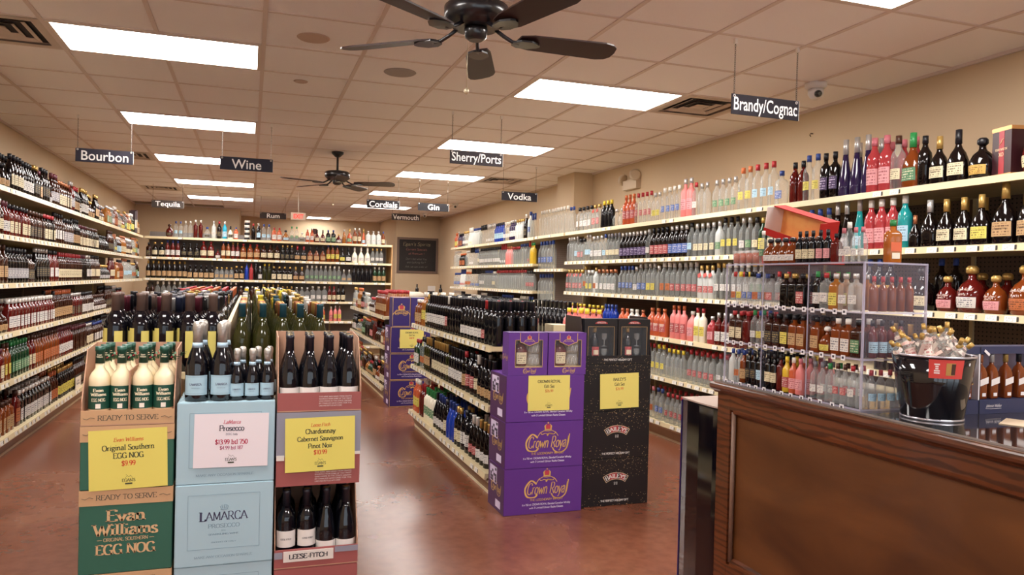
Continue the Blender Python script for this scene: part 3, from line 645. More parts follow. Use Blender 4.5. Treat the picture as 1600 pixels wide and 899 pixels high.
def fill(line, s0, s1, where, noun, face, pal, near_to=None, rows=1, scale=(1.0,), runs=(2, 6), fixed=(), gap=.006, seed=1, **kw):
    """fixed: list of (position, spec, n, scale) that must appear; the rest is drawn from the palette without repeating a look"""
    rnd = random.Random(seed); sg = line[3]; s = s0; used = set(); fixed = list(fixed)
    while (s1-s)*sg > .07:
        nf = fixed[0] if fixed else None
        if nf and (s-nf[0])*sg >= -.05:
            fixed.pop(0)
            if nf[1] is None: s = nf[2]; continue
            nn = nf[4] if len(nf) > 4 else noun
            s = run(line, s, nf[2], nf[1], where, nn, face, near_to is None or (near_to-s)*sg > 0, rows, nf[3], gap, **kw); continue
        lim = nf[0] if nf else s1
        for _ in range(40):
            spec = tuple(rnd.choice(p) for p in pal)
            if spec not in used: break
        used.add(spec); sc = rnd.choice(scale); rx = SH[spec[0]][4]*sc; n = rnd.randint(*runs)
        n = max(0, min(n, int((lim-s)*sg/(2*rx+gap)+.15)))
        if n == 0:
            if nf: s = nf[0]; continue
            break
        s = run(line, s, n, spec, where, noun, face, near_to is None or (near_to-s)*sg > 0, rows, sc, gap, **kw)
    return s

def letter_on(o, sh, s, txt, z, h, w, m, **kw):
    R = scale_shape(sh, s)[0]; q = MB(); letters(q, txt, (0, 0, 0), h, m, width=w, **kw)
    for i, v in enumerate(q.v):
        _, rx, ry, p = interp(R, z+v[2]); t = v[0]/rx-PI/2; ct, st = math.cos(t), math.sin(t)
        if p > 2.1: ct = math.copysign(abs(ct)**(2/p), ct); st = math.copysign(abs(st)**(2/p), st)
        q.v[i] = ((rx+.0017)*ct, (ry+.0017)*st, z+v[2])
    key = ('L', sh, s, txt, z)
    if key not in BC: BC[key] = q.mesh('lettering')
    place('lettering', BC[key], o)

# ---------------------------------------------------------------- stock: bourbon wall
BB = (['round', 'rect', 'round', 'flask', 'paddle', 'squat'], ['brown', 'dark', 'brown', 'ruby', 'dark'], ['black', 'black', 'brown', 'gold', 'black', 'silver', 'burgundy'], ['cream', 'white', 'cream', 'black', 'tan', 'none', 'grey'])
BT = (['round', 'rect', 'squat', 'tall', 'cognac', 'paddle'], ['clear', 'amber', 'gold', 'olive', 'clear', 'brown'], ['silver', 'black', 'gold', 'copper', 'white'], ['white', 'cream', 'yellow', 'skyblue', 'orange', 'green'])
LN = lambda z: ('y', -1.795, z+.0005, 1)
ZB = [.165]+ZS
fill(LN(ZB[5]), 1.0, 5.6, 'bourbon wall top shelf', 'bourbon', '+x', BB, 3.4, scale=(1.0, 1.03, .95), runs=(1, 4), seed=3, rows=2,
     fixed=[(1.3, ('tall', 'dark', 'silver', 'white'), 1, 1.12), (1.72, ('paddle', 'dark', 'black', 'cream'), 4, .95), (2.62, ('paddle', 'dark', 'black', 'black'), 3, 1.0), (3.25, ('rect', 'brown', 'copper', 'cream'), 5, 1.05), (3.9, ('round', 'dark', 'red', 'tan'), 3, .95)])
fill(LN(ZB[5]), 5.65, 7.95, 'top shelf, tequila end', 'tequila', '+x', BT, -1, scale=(1.0, .95, 1.1), runs=(1, 4), seed=4, rows=2)
fill(LN(ZB[4]), 1.0, 6.2, 'bourbon wall fifth level shelf', 'bourbon', '+x', BB, 3.2, scale=(.98, 1.0, .9), runs=(3, 7), seed=5, gap=.008,
     fixed=[(1.75, ('rect', 'ruby', 'black', 'cream'), 6, 1.0), (2.75, ('rect', 'dark', 'red', 'cream'), 4, 1.0)])
fill(LN(ZB[4]), 6.25, 8.6, 'fifth level shelf, tequila end', 'tequila', '+x', BT, -1, scale=(.95, .9), runs=(2, 6), seed=6)
fill(LN(ZB[3]), 1.0, 6.4, 'bourbon wall fourth level shelf', 'bourbon', '+x', BB, 3.0, scale=(.98, .95), runs=(3, 8), seed=7, gap=.008,
     fixed=[(1.7, ('round', 'dark', 'black', 'grey'), 7, .95), (2.45, ('paddle', 'dark', 'silver', 'black'), 5, 1.0), (3.3, ('round', 'brown', 'red', 'cream'), 12, .98)])
fill(LN(ZB[3]), 6.45, 8.6, 'fourth level shelf, tequila end', 'tequila', '+x', BT, -1, scale=(.95, 1.0), runs=(2, 6), seed=8)
fill(LN(ZB[2]), 1.0, 7.0, 'bourbon wall third level shelf', 'whiskey', '+x', BB, 2.9, scale=(.98, 1.0), runs=(4, 8), seed=9, gap=.008, rows=2,
     fixed=[(1.72, ('rect', 'ruby', 'white', 'white'), 15, 1.0), (3.2, ('round', 'brown', 'orange', 'tan'), 8, 1.0)])
fill(LN(ZB[1]), 1.0, 6.4, 'bourbon wall second level shelf', 'whiskey', '+x', BB, 2.8, scale=(.98, 1.0), runs=(4, 8), seed=10, gap=.008, rows=2,
     fixed=[(1.62, ('paddle', 'amber', 'brown', 'yellow'), 2, .95), (1.8, ('paddle', 'green', 'green', 'green'), 6, .95), (2.5, ('paddle', 'amber', 'brown', 'orange'), 10, .95), (5.0, ('rect', 'brown', 'blue', 'white'), 6, .95)])
fill(LN(ZB[0]), 1.2, 4.6, 'bourbon wall bottom deck', 'whiskey', '+x', BB, 3.2, scale=(1.0, 1.05), runs=(4, 8), seed=11, gap=.008, rows=3,
     fixed=[(1.4, ('flask', 'amber', 'brown', 'tan'), 5, .95), (1.95, ('flask', 'ruby', 'brown', 'orange'), 1, 1.1), (2.08, ('rect', 'dark', 'white', 'white'), 10, 1.08), (3.05, ('round', 'brown', 'orange', 'orange'), 3, 1.0), (3.35, ('round', 'dark', 'gold', 'yellow'), 8, 1.0)])
for k_, z_ in enumerate(ZB):     # the stretch just outside the frame, towards the shop front
    s_ = -1.3
    while s_ < .9: s_ = run(LN(z_), s_, 5, (['round', 'rect', 'paddle', 'flask'][(k_+int(s_*3)) % 4], ['brown', 'dark', 'ruby'][(k_+int(s_*2)) % 3], 'black', ['cream', 'white', 'tan'][(k_*2+int(s_*4)) % 3]), 'bourbon wall near stretch', 'whiskey' if k_ < 3 else 'bourbon', '+x', False, 1, .98, .008, maxn=0)
def carton(loc, w, d, h, col, band, label, rz=0, group=None, name='gift_carton', cat='gift carton', txt=None):
    t = MB().box(-w/2, w/2, -d/2, d/2, 0, h, mat('carton'+col, col, .5)).build(name, None, loc, rz, label=label, cat=cat, group=group)
    MB().box(-w/2-.0008, w/2+.0008, -d/2-.0008, -d/2+.001, h*.25, h*.6, lm(band)).build('label', t)
    if txt:
        L = MB(); letters(L, txt, (0, -d/2-.002, h*.66), h*.07, mat('foil_gold', 'c8a468', .35), width=w*.7); L.build('lettering', t)
    return t

carton((-1.85, 8.05, 2.0405), .1, .09, .36, '3a2a30', 'white', 'tall dark carton with white band near the tequila end, closer one', PI/2)
carton((-1.85, 8.19, 2.0405), .1, .09, .38, '4a2c3a', 'cream', 'tall plum carton with cream band near the tequila end, farther one', PI/2)
run(LN(ZB[5]), 8.27, 3, ('rect', 'gold', 'black', 'cream'), 'bourbon wall top shelf, rear corner', 'tequila', '+x', False, 1, 1.0)
# ---------------------------------------------------------------- stock: rear shelves
MIXS = ['round', 'tall', 'rect', 'squat', 'cognac', 'paddle', 'flute']
LR = lambda z: ('x', 8.745, z+.0005, 1)
fill(LR(2.04), -1.45, 2.35, 'top rear shelf', 'tequila', '-y', (MIXS, ['clear', 'frosted', 'amber', 'clear', 'skyblue', 'dark', 'ruby', 'gold', 'cream', 'orange'], ['silver', 'black', 'gold', 'blue', 'red', 'white'], ['white', 'skyblue', 'cream', 'none', 'green', 'yellow', 'black']), -9, scale=(.85, .95, 1.0), runs=(1, 2), seed=21, gap=.012,
     fixed=[(-1.5, ('squat', 'ruby', 'brown', 'black'), 1, 1.1), (-1.36, ('tall', 'clear', 'blue', 'skyblue'), 2, .88), (-1.15, ('tall', 'clear', 'white', 'none'), 2, .92), (-.72, ('round', 'frosted', 'silver', 'white'), 1, 1.05), (-.62, ('round', 'dark', 'red', 'black'), 1, 1.05), (-.52, ('round', 'skyblue', 'white', 'skyblue'), 1, 1.05), (-.2, None, -.06, 1), (.32, ('rect', 'orange', 'red', 'white'), 2, .95), (.62, ('paddle', 'clear', 'green', 'green'), 2, .9), (1.95, ('rect', 'frosted', 'silver', 'white'), 3, 1.0)])
fill(LR(1.695), -1.74, 2.36, 'second rear shelf from top', 'rum', '-y', (['round', 'rect', 'squat', 'cognac', 'tall', 'jug'], ['dark', 'brown', 'ruby', 'dark', 'amber'], ['black', 'red', 'gold', 'brown', 'blue'], ['cream', 'white', 'tan', 'yellow', 'black']), -9, scale=(.85, .95, 1.0), runs=(1, 3), seed=22, gap=.008,
     fixed=[(-.85, ('jug', 'ruby', 'red', 'cream'), 2, 1.0), (1.75, ('cognac', 'cream', 'white', 'white'), 3, 1.05), (2.0, ('round', 'clear', 'gold', 'white'), 3, .95)])
fill(LR(1.335), -1.74, 2.36, 'third rear shelf from top', 'rum', '-y', (['round', 'rect', 'cognac'], ['dark', 'brown', 'clear', 'green'], ['black', 'gold', 'silver', 'white'], ['cream', 'white', 'tan']), -9, scale=(.85, .95, 1.0), runs=(2, 5), seed=23, gap=.008,
     fixed=[(-1.72, ('round', 'dark', 'gold', 'tan'), 8, 1.0), (-.15, ('tall', 'blue', 'blue', 'none'), 1, .95), (-.05, ('tall', 'red', 'red', 'none'), 1, .95), (.05, ('tall', 'dark', 'grey', 'none'), 1, .95), (.14, ('tall', 'olive', 'yellow', 'none'), 2, .95), (.92, ('round', 'clear', 'white', 'green'), 8, .98), (1.75, ('tall', 'black', 'black', 'none'), 5, .95)])
fill(LR(.975), -1.74, 1.6, 'fourth rear shelf from top', 'rum', '-y', (['round', 'rect', 'tall'], ['clear', 'dark', 'frosted', 'brown'], ['silver', 'black', 'gold', 'white'], ['white', 'cream', 'none']), -9, scale=(.9, 1.0), runs=(2, 4), seed=24, gap=.01,
     fixed=[(-1.6, ('round', 'clear', 'white', 'cream'), 6, 1.05), (.72, ('rect', 'clear', 'silver', 'white'), 3, 1.0), (1.02, ('rect', 'clear', 'white', 'white'), 3, 1.1), (1.3, ('round', 'ruby', 'red', 'cream'), 2, .95)])
fill(LR(.62), .85, 1.6, 'fifth rear shelf from top', 'liqueur', '-y', (['round', 'tall'], ['clear', 'lime', 'pink', 'gold'], ['silver', 'white', 'black'], ['white', 'none', 'yellow']), -9, scale=(.9, 1.0), runs=(1, 2), seed=25, gap=.012,
     fixed=[(1.12, ('round', 'lime', 'white', 'green'), 1, .9), (1.22, ('round', 'orange', 'white', 'yellow'), 1, .9), (1.32, ('round', 'pink', 'white', 'red'), 1, .9)])
fill(LR(.165), .85, 1.6, 'rear shelf bottom deck', 'liqueur', '-y', (['round'], ['dark', 'blue', 'brown'], ['blue', 'red', 'black', 'white'], ['white', 'cream']), -9, scale=(.9,), runs=(1, 2), seed=26, gap=.012)
carton((1.03, 8.84, 2.0405), .1, .09, .25, '4a2420', 'cream', 'dark red gift carton among bottles on the top rear shelf')
t = thing('striped_tube', 'black and white striped bottle tube on the top rear shelf', 'bottle tube', (-.12, 8.83, 2.0405))
m = MB()
for k in range(8): m.cyl(0, 0, k*.043, (k+1)*.043, .045, mat('tube_w', 'e8e2da') if k % 2 else mat('tube_b', '1c1a1e'), 18)
m.build('tube', t)

# ---------------------------------------------------------------- stock: vodka wall, beyond the pilaster (far to near)
VS = ['tall', 'round', 'tall', 'flute']
VP = (VS, ['clear', 'clear', 'clear', 'frosted'], ['silver', 'white', 'blue', 'red', 'black', 'gold'], ['white', 'none', 'none', 'blue', 'cream', 'red', 'white'])
LFl = lambda z: ('y', 3.615, z+.0005, -1)
for z, sp, sc, wh in ((2.04, ('tall', 'clear', 'white', 'none'), 1.1, 'top filler shelf by pilaster'), (1.60, ('tall', 'clear', 'blue', 'blue'), 1.2, 'second filler shelf by pilaster'), (1.18, ('tall', 'clear', 'blue', 'none'), 1.15, 'third filler shelf by pilaster')):
    run(LFl(z), 4.42, 10 if z > 2 else 5, sp, wh, 'vodka', '-x', False, 1, sc, .014)
# vodka wall in front of the pilaster (far to near)
LW = lambda z: ('y', 3.598, z+.0005, -1)
fill(LW(2.04), 3.44, -.38, 'vodka wall top shelf', 'vodka', '-x', VP, 9, scale=(.95, 1.0), runs=(2, 4), seed=41, gap=.012,
     fixed=[(3.43, ('tall', 'clear', 'blue', 'none'), 2, 1.0), (3.2, ('rect', 'clear', 'black', 'white'), 4, 1.12), (2.82, ('flask', 'clear', 'gold', 'red'), 2, 1.05), (2.55, ('round', 'black', 'yellow', 'none'), 3, 1.02), (2.28, ('squat', 'clear', 'silver', 'none'), 2, .95), (2.12, ('tall', 'orange', 'orange', 'red'), 3, 1.0), (1.88, ('tall', 'clear', 'red', 'red'), 4, .98), (1.55, ('round', 'clear', 'silver', 'yellow'), 2, .95), (1.37, ('tall', 'clear', 'white', 'blue'), 4, .98),
            (.97, ('tall', 'pink', 'silver', 'pink'), 2, 1.12), (.68, ('round', 'clear', 'silver', 'none'), 2, .95), (.5, ('round', 'clear', 'silver', 'green'), 4, .95), (.14, ('tall', 'clear', 'orange', 'yellow'), 2, 1.08), (-.03, ('tall', 'clear', 'red', 'skyblue'), 3, 1.08), (-.31, ('rect', 'clear', 'blue', 'blue'), 1, 1.0)])
CG = 'cognac wall top shelf'
for s, n, sp, sc, nn in ((-.42, 2, ('round', 'ruby', 'black', 'none'), 1.0, 'liqueur'), (-.56, 2, ('tall', 'clear', 'blue', 'yellow'), 1.03, 'liqueur'), (-.72, 2, ('tall', 'dark', 'black', 'violet'), 1.0, 'liqueur'), (-.88, 3, ('flute', 'violet', 'silver', 'none'), 1.1, 'liqueur'), (-1.11, 2, ('round', 'red', 'pink', 'pink'), 1.18, 'liqueur'),
                         (-1.29, 1, ('round', 'clear', 'brown', 'cream'), 1.12, 'liqueur'), (-1.37, 1, ('cognac', 'amber', 'green', 'green'), 1.2, 'liqueur'), (-1.485, 1, ('round', 'dark', 'black', 'none'), 1.0, 'cognac'), (-1.565, 1, ('cognac', 'dark', 'gold', 'cream'), 1.0, 'cognac'), (-1.675, 1, ('cognac', 'dark', 'black', 'cream'), 1.06, 'cognac'), (-1.79, 1, ('squat', 'dark', 'black', 'gold'), 1.12, 'cognac')):
    run(LW(2.04), s, n, sp, CG, nn, '-x', True, 1, sc, .008)
for s, n, sp, sc, nn in ((-.9, 3, ('flute', 'violet', 'silver', 'none'), 1.05, 'liqueur'), (-1.15, 3, ('round', 'red', 'pink', 'none'), 1.1, 'liqueur')):
    run(LW(2.04), s, n, sp, CG+', second row', nn, '-x', True, 1, sc, .008, inset=.1)
t = thing('gift_carton', 'dark red and gold cognac gift carton on the top cognac shelf', 'gift carton', (3.70, -1.99, 2.0405), -PI/2-.25)
m = MB().box(-.065, .065, -.05, .05, .014, .236, mat('xo_dark', '35161c', .35)); m.build('carton', t)
MB().box(-.067, .067, -.052, .052, 0, .014, mat('xo_gold', 'cf9a62', .3, metal=.5)).box(-.067, .067, -.052, .052, .236, .256, mat('xo_gold', 'cf9a62')).build('gold_trim', t)
MB().box(-.018, .018, -.0512, -.05, .014, .236, mat('xo_red', 'a02630', .35)).build('red_stripe', t)
L = MB(); xg = mat('xo_letter', 'e8c9a0', .4); letters(L, 'REMY MARTIN', (0, -.053, .135), .012, xg, width=.08); letters(L, 'XO', (0, -.053, .105), .019, xg)
L.tube([(-.012, -.053, .165), (0, -.053, .178), (.006, -.053, .19), (.016, -.053, .196)], .0016, xg, 5); L.build('lettering', t)
run(LW(2.04), -2.075, 4, ('squat', 'ruby', 'gold', 'cream'), CG, 'whiskey', '-x', True, 1, 1.3, .002)
# second level
fill(LW(1.685), 3.44, -.1, 'vodka wall second shelf', 'vodka', '-x', (['tall', 'round', 'paddle'], ['clear', 'clear', 'frosted', 'amber'], ['silver', 'black', 'white', 'gold'], ['white', 'green', 'cream', 'yellow', 'none', 'skyblue']), 9, scale=(.98, 1.0), runs=(2, 4), seed=42,
     fixed=[(3.43, ('tall', 'clear', 'silver', 'none'), 3, .95), (3.1, ('rect', 'clear', 'black', 'red'), 2, 1.05), (2.8, ('rect', 'clear', 'silver', 'white'), 3, 1.1), (2.5, ('round', 'clear', 'blue', 'skyblue'), 1, .98), (2.4, ('round', 'clear', 'grey', 'cream'), 4, .98), (2.08, ('round', 'dark', 'silver', 'violet'), 7, .95), (1.48, ('round', 'dark', 'black', 'red'), 4, 1.0), (1.12, ('round', 'dark', 'silver', 'blue'), 4, 1.0), (.72, ('round', 'clear', 'silver', 'cream'), 4, .98), (.38, ('tall', 'clear', 'black', 'yellow'), 3, 1.0), (.12, ('round', 'clear', 'silver', 'white'), 1, 1.0), (.03, ('round', 'clear', 'silver', 'green'), 1, 1.0)])
for s, n, sp, sc, nn in ((-.1, 1, ('round', 'green', 'gold', 'yellow'), .95, 'liqueur'), (-.2, 2, ('round', 'clear', 'gold', 'cream'), 1.05, 'liqueur'), (-.38, 2, ('flask', 'clear', 'copper', 'white'), 1.0, 'liqueur'), (-.6, 3, ('round', 'clear', 'blue', 'none'), 1.0, 'liqueur'), (-.84, 2, ('flute', 'dark', 'silver', 'grey'), .95, 'liqueur'), (-1.015, 1, ('flute', 'teal', 'silver', 'skyblue'), 1.0, 'liqueur'),
                         (-1.105, 3, ('round', 'red', 'white', 'pink'), 1.06, 'liqueur'), (-1.355, 1, ('round', 'teal', 'white', 'skyblue'), 1.08, 'liqueur'), (-1.445, 1, ('cognac', 'dark', 'copper', 'none'), .7, 'cognac'), (-1.515, 1, ('cognac', 'dark', 'silver', 'none'), 1.0, 'cognac'), (-1.62, 2, ('cognac', 'dark', 'gold', 'cream'), .98, 'cognac')):
    run(LW(1.685), s, n, sp, 'cognac wall second shelf', nn, '-x', True, 1, sc, .006)
run(LW(1.685), -1.83, 1, ('cognac', 'dark', 'gold', 'yellow'), 'cognac wall second shelf', 'cognac', '-x', True, 1, 1.0, .006)
run(LW(1.685), -1.94, 2, ('cognac', 'dark', 'gold', 'tan'), 'cognac wall second shelf', 'cognac', '-x', True, 1, 1.18, .01)
run(LW(1.685), -2.2, 2, ('cognac', 'dark', 'black', 'red'), 'cognac wall second shelf', 'cognac', '-x', True, 1, 1.1, .01)
run(LW(1.685), -1.4, 6, ('cognac', 'dark', 'gold', 'cream'), 'cognac wall second shelf, back row', 'cognac', '-x', True, 1, 1.0, .01, inset=.13)
# third level
fill(LW(1.322), 3.44, -.2, 'vodka wall third shelf', 'vodka', '-x', (['tall', 'round'], ['clear', 'clear', 'frosted'], ['silver', 'white', 'gold'], ['white', 'none', 'red', 'green', 'yellow', 'blue', 'orange']), 9, scale=(.98, 1.0), runs=(2, 4), seed=43,
     fixed=[(3.43, ('rect', 'clear', 'gold', 'red'), 5, 1.05), (2.85, ('rect', 'clear', 'white', 'yellow'), 2, 1.02), (2.6, ('rect', 'clear', 'copper', 'white'), 5, 1.05), (2.1, ('tall', 'clear', 'blue', 'blue'), 4, .95), (1.72, ('round', 'clear', 'silver', 'blue'), 2, 1.1), (1.5, ('round', 'clear', 'silver', 'yellow'), 2, 1.1), (1.3, ('round', 'clear', 'white', 'orange'), 2, 1.12), (1.08, ('round', 'clear', 'silver', 'red'), 5, 1.1)])
for s, n, sp, sc, nn in ((-1.12, 3, ('tall', 'black', 'blue', 'gold'), .98, 'cognac'), (-1.44, 1, ('squat', 'dark', 'black', 'cream'), 1.25, 'cognac'), (-1.62, 1, ('squat', 'ruby', 'gold', 'pink'), 1.0, 'whiskey'), (-1.74, 1, ('squat', 'ruby', 'gold', 'white'), 1.28, 'whiskey'), (-1.9, 1, ('squat', 'amber', 'gold', 'pink'), 1.02, 'whiskey'), (-2.03, 2, ('squat', 'amber', 'gold', 'orange'), 1.28, 'whiskey')):
    run(LW(1.322), s, n, sp, 'cognac wall third shelf', nn, '-x', True, 1, sc, .006)
run(LW(1.322), -1.5, 2, ('tall', 'dark', 'blue', 'none'), 'cognac wall third shelf, back row', 'cognac', '-x', True, 1, .98, .02, inset=.13)
run(LW(1.322), -1.7, 5, ('squat', 'ruby', 'gold', 'white'), 'cognac wall third shelf, back row', 'whiskey', '-x', True, 1, 1.1, .02, inset=.14)
dt = MB().prism([(-.026, 0), (0, -.026), (.026, 0), (0, .026)], -.002, 0, mat('hang_tag_red', 'b8463c', .5), 'y').mesh('hang_tag')
for o in list(bpy.data.objects):
    if o.name.startswith('vodka_bottle') and ('vodka wall third shelf' in o.get('label', '') or 'vodka wall top shelf' in o.get('label', '')) and 'gold cap, red label' in o['label']: place('hang_tag', dt, o, (.01, -.036, .2), rot=(-.25, .2, 0))
# fourth level: jugs and coloured flavours
for s, n, sp, sc, nn in ((3.44, 5, ('jug', 'pink', 'yellow', 'none'), .82, 'cocktail'), (2.88, 4, ('jug', 'ruby', 'yellow', 'none'), .82, 'cocktail'), (2.45, 4, ('round', 'blue', 'blue', 'none'), .9, 'cocktail'), (2.1, 2, ('jug', 'orange', 'orange', 'white'), .8, 'cocktail'), (1.9, 2, ('jug', 'white', 'white', 'green'), .8, 'cocktail'), (1.68, 1, ('jug', 'orange', 'copper', 'white'), .8, 'cocktail'), (1.52, 3, ('jug', 'orange', 'orange', 'red'), .9, 'cocktail'),
                         (1.1, 3, ('tall', 'pink', 'orange', 'red'), .98, 'cocktail'), (.84, 1, ('jug', 'pink', 'white', 'pink'), .9, 'cocktail'), (.72, 2, ('tall', 'cream', 'red', 'yellow'), .95, 'cocktail'), (.53, 1, ('jug', 'red', 'silver', 'pink'), .8, 'cocktail'), (.42, 5, ('round', 'ruby', 'silver', 'white'), .92, 'cocktail')):
    run(LW(.945), s, n, sp, 'vodka wall fourth shelf', nn, '-x', True, 1, sc, .012)
run(LW(.945), -1.2, 5, ('wine', 'dark', 'gold', 'cream'), 'cognac wall fourth shelf', 'cognac', '-x', True, 1, .98, .03)
for s, n, sp, sc in ((1.5, 2, ('tall', 'clear', 'red', 'yellow'), .95), (1.33, 2, ('tall', 'clear', 'yellow', 'yellow'), .95), (1.15, 4, ('tall', 'clear', 'yellow', 'none'), .88), (.8, 5, ('tall', 'clear', 'red', 'red'), .95), (.38, 4, ('tall', 'clear', 'red', 'white'), .98)):
    run(LW(.575), s, n, sp, 'vodka wall fifth shelf', 'rum', '-x', True, 1, sc, .012, maxn=400)
for s, n, sp, sc in ((1.5, 2, ('tall', 'clear', 'pink', 'orange'), .95), (1.33, 2, ('tall', 'clear', 'blue', 'blue'), .95), (1.15, 4, ('tall', 'clear', 'red', 'red'), .88), (.8, 4, ('tall', 'clear', 'pink', 'pink'), .88)):
    run(LW(.165), s, n, sp, 'vodka wall bottom deck', 'rum', '-x', True, 1, sc, .012, maxn=400)
for z in (.575, .165): run(LW(z), 1.5, 14, ('tall', 'clear', 'red', 'none'), 'vodka wall low back row', 'rum', '-x', False, 1, .95, .02, inset=.12, maxn=0)

LV = lambda z: ('y', 3.615, z+.0005, -1)
fill(LV(2.035), 8.75, 4.55, 'far vodka wall, top shelf', 'vodka', '-x', VP, -9, scale=(.95, 1.0, .9), runs=(3, 7), seed=31, gap=.016,
     fixed=[(8.7, ('round', 'orange', 'orange', 'yellow'), 2, .95), (8.4, ('rect', 'violet', 'black', 'orange'), 3, 1.0), (6.3, ('tall', 'blue', 'navy', 'skyblue'), 5, .98), (5.6, ('tall', 'violet', 'silver', 'white'), 3, .98), (5.0, ('round', 'dark', 'white', 'black'), 1, 1.2), (4.85, ('tall', 'frosted', 'blue', 'blue'), 1, 1.2)])
fill(LV(1.675), 8.75, 4.55, 'far vodka wall, second shelf', 'vodka', '-x', VP, -9, scale=(.95, .9), runs=(3, 6), seed=32, gap=.016,
     fixed=[(8.3, ('rect', 'dark', 'orange', 'orange'), 4, .95), (7.1, ('round', 'clear', 'black', 'white'), 12, 1.0), (5.75, ('round', 'pink', 'copper', 'none'), 3, .95), (4.75, ('tall', 'yellow', 'green', 'none'), 2, .95)])
fill(LV(1.30), 8.75, 4.55, 'far vodka wall, third shelf', 'vodka', '-x', VP, -9, scale=(.95, .9), runs=(3, 6), seed=33, gap=.016,
     fixed=[(8.7, ('round', 'clear', 'blue', 'blue'), 5, .9), (7.9, ('round', 'clear', 'orange', 'orange'), 4, .95), (6.2, ('tall', 'clear', 'red', 'none'), 16, .95)])
fill(LV(.945), 8.75, 4.55, 'far vodka wall, fourth shelf', 'gin', '-x', (['rect', 'round'], ['dark', 'green', 'clear'], ['white', 'black', 'blue'], ['white', 'orange']), -9, scale=(.95,), runs=(3, 6), seed=34, gap=.016)
ink_c, ink_w = mat('script_brown', '4a3424', .6), mat('script_pale', 'e6cfc0', .5)
for o in list(bpy.data.objects):
    l_ = o.get('label', '')
    if o.parent or '_bottle' not in o.name: continue
    if o.name.startswith('cognac') and 'gold cap' in l_ and ('cream' in l_ or 'tan' in l_) and 'back row' not in l_: sc_ = 1.18 if 'tan' in l_ else (1.0 if 'top' in l_ else .98); letter_on(o, 'cognac', sc_, 'Hennessy', .066*sc_, .011, .055*sc_, ink_c, thick=.14)
    if o.name.startswith('whiskey') and 'cognac wall third' in l_ and 'back row' not in l_:
        sc_ = 1.28 if ('white label' in l_ or 'orange label' in l_) else 1.0; letter_on(o, 'squat', sc_, 'Crown Royal', .095*sc_ if sc_ > 1.1 else .088, .012*sc_, .07*sc_, ink_w, thick=.12, shear=.3, serif=False); letter_on(o, 'squat', sc_, 'APPLE' if 'ruby' in l_ else 'PEACH', .074*sc_, .008*sc_, .035*sc_, ink_w, thick=.16)
    if 'jug' in o.data.name or ('big' in l_ and 'vodka wall fourth' in l_ and 'yellow cap' not in l_ and 'ruby' not in l_): letter_on(o, 'jug', .8 if 'orange cap, red' not in l_ else .9, 'SVEDKA', .105, .016, .085, mat('print_red2', 'a83a34', .5) if 'white' in l_ else ink_w, thick=.2, thin=.12, serif=False)
# ---------------------------------------------------------------- stock: liqueur gondola
LG = lambda z, x=1.462: ('y', x, z+.0005, -1)
DK = (['wine', 'round', 'burg', 'wine'], ['wine', 'olive', 'dark', 'wine'], ['black', 'gold', 'silver', 'red', 'white'], ['white', 'cream', 'black', 'tan', 'none', 'red'])
fill(LG(1.0), 2.18, -.2, 'liqueur gondola top shelf', 'wine', '-x', DK, 9, runs=(2, 4), seed=51, gap=.004, rows=4,
     fixed=[(2.18, ('rect', 'amber', 'white', 'tan'), 3, .95), (1.9, ('tall', 'gold', 'white', 'yellow'), 2, 1.0), (1.7, ('wine', 'wine', 'black', 'white'), 8, .98), (.95, ('wine', 'wine', 'black', 'none'), 5, .98), (.42, ('burg', 'wine', 'black', 'white'), 4, 1.0), (.0, ('wine', 'black', 'black', 'none'), 3, 1.0)])
fill(LG(.605), 2.18, -.2, 'liqueur gondola middle shelf', 'wine', '-x', DK, 9, runs=(2, 4), seed=52, gap=.004, rows=3,
     fixed=[(2.18, ('rect', 'green', 'red', 'white'), 2, 1.0), (1.95, ('round', 'clear', 'black', 'orange'), 2, .98), (1.45, ('wine', 'wine', 'gold', 'cream'), 6, .98), (.9, ('wine', 'wine', 'black', 'white'), 5, .98), (.45, ('jug', 'wine', 'black', 'red'), 2, 1.0), (.15, ('burg', 'wine', 'black', 'tan'), 4, .98)])
fill(LG(.165, 1.458), 2.18, -.2, 'liqueur gondola bottom deck', 'wine', '-x', DK, 9, runs=(2, 4), seed=53, gap=.004, rows=3,
     fixed=[(2.18, ('tall', 'orange', 'white', 'yellow'), 3, .98), (1.9, ('wine', 'ruby', 'red', 'none'), 2, .98), (1.7, ('wine', 'cream', 'green', 'green'), 5, .95), (1.25, ('burg', 'wine', 'blue', 'white'), 3, 1.0), (.9, ('burg', 'blue', 'blue', 'none'), 3, 1.0), (.5, ('jug', 'wine', 'black', 'white'), 2, 1.0)])
# far face of the same gondola, top shelf shows over the spine
LGf = lambda z: ('y', 2.438, z+.0005, -1)
for s, n, sp, sc in ((2.1, 10, ('rect', 'dark', 'silver', 'orange'), .95), (1.15, 8, ('burg', 'black', 'black', 'none'), .95), (.4, 4, ('jug', 'pink', 'yellow', 'none'), .82)):
    run(LGf(1.0), s, n, sp, 'gondola top shelf facing the vodka wall', 'cocktail', '+x', True, 2, sc, .01)
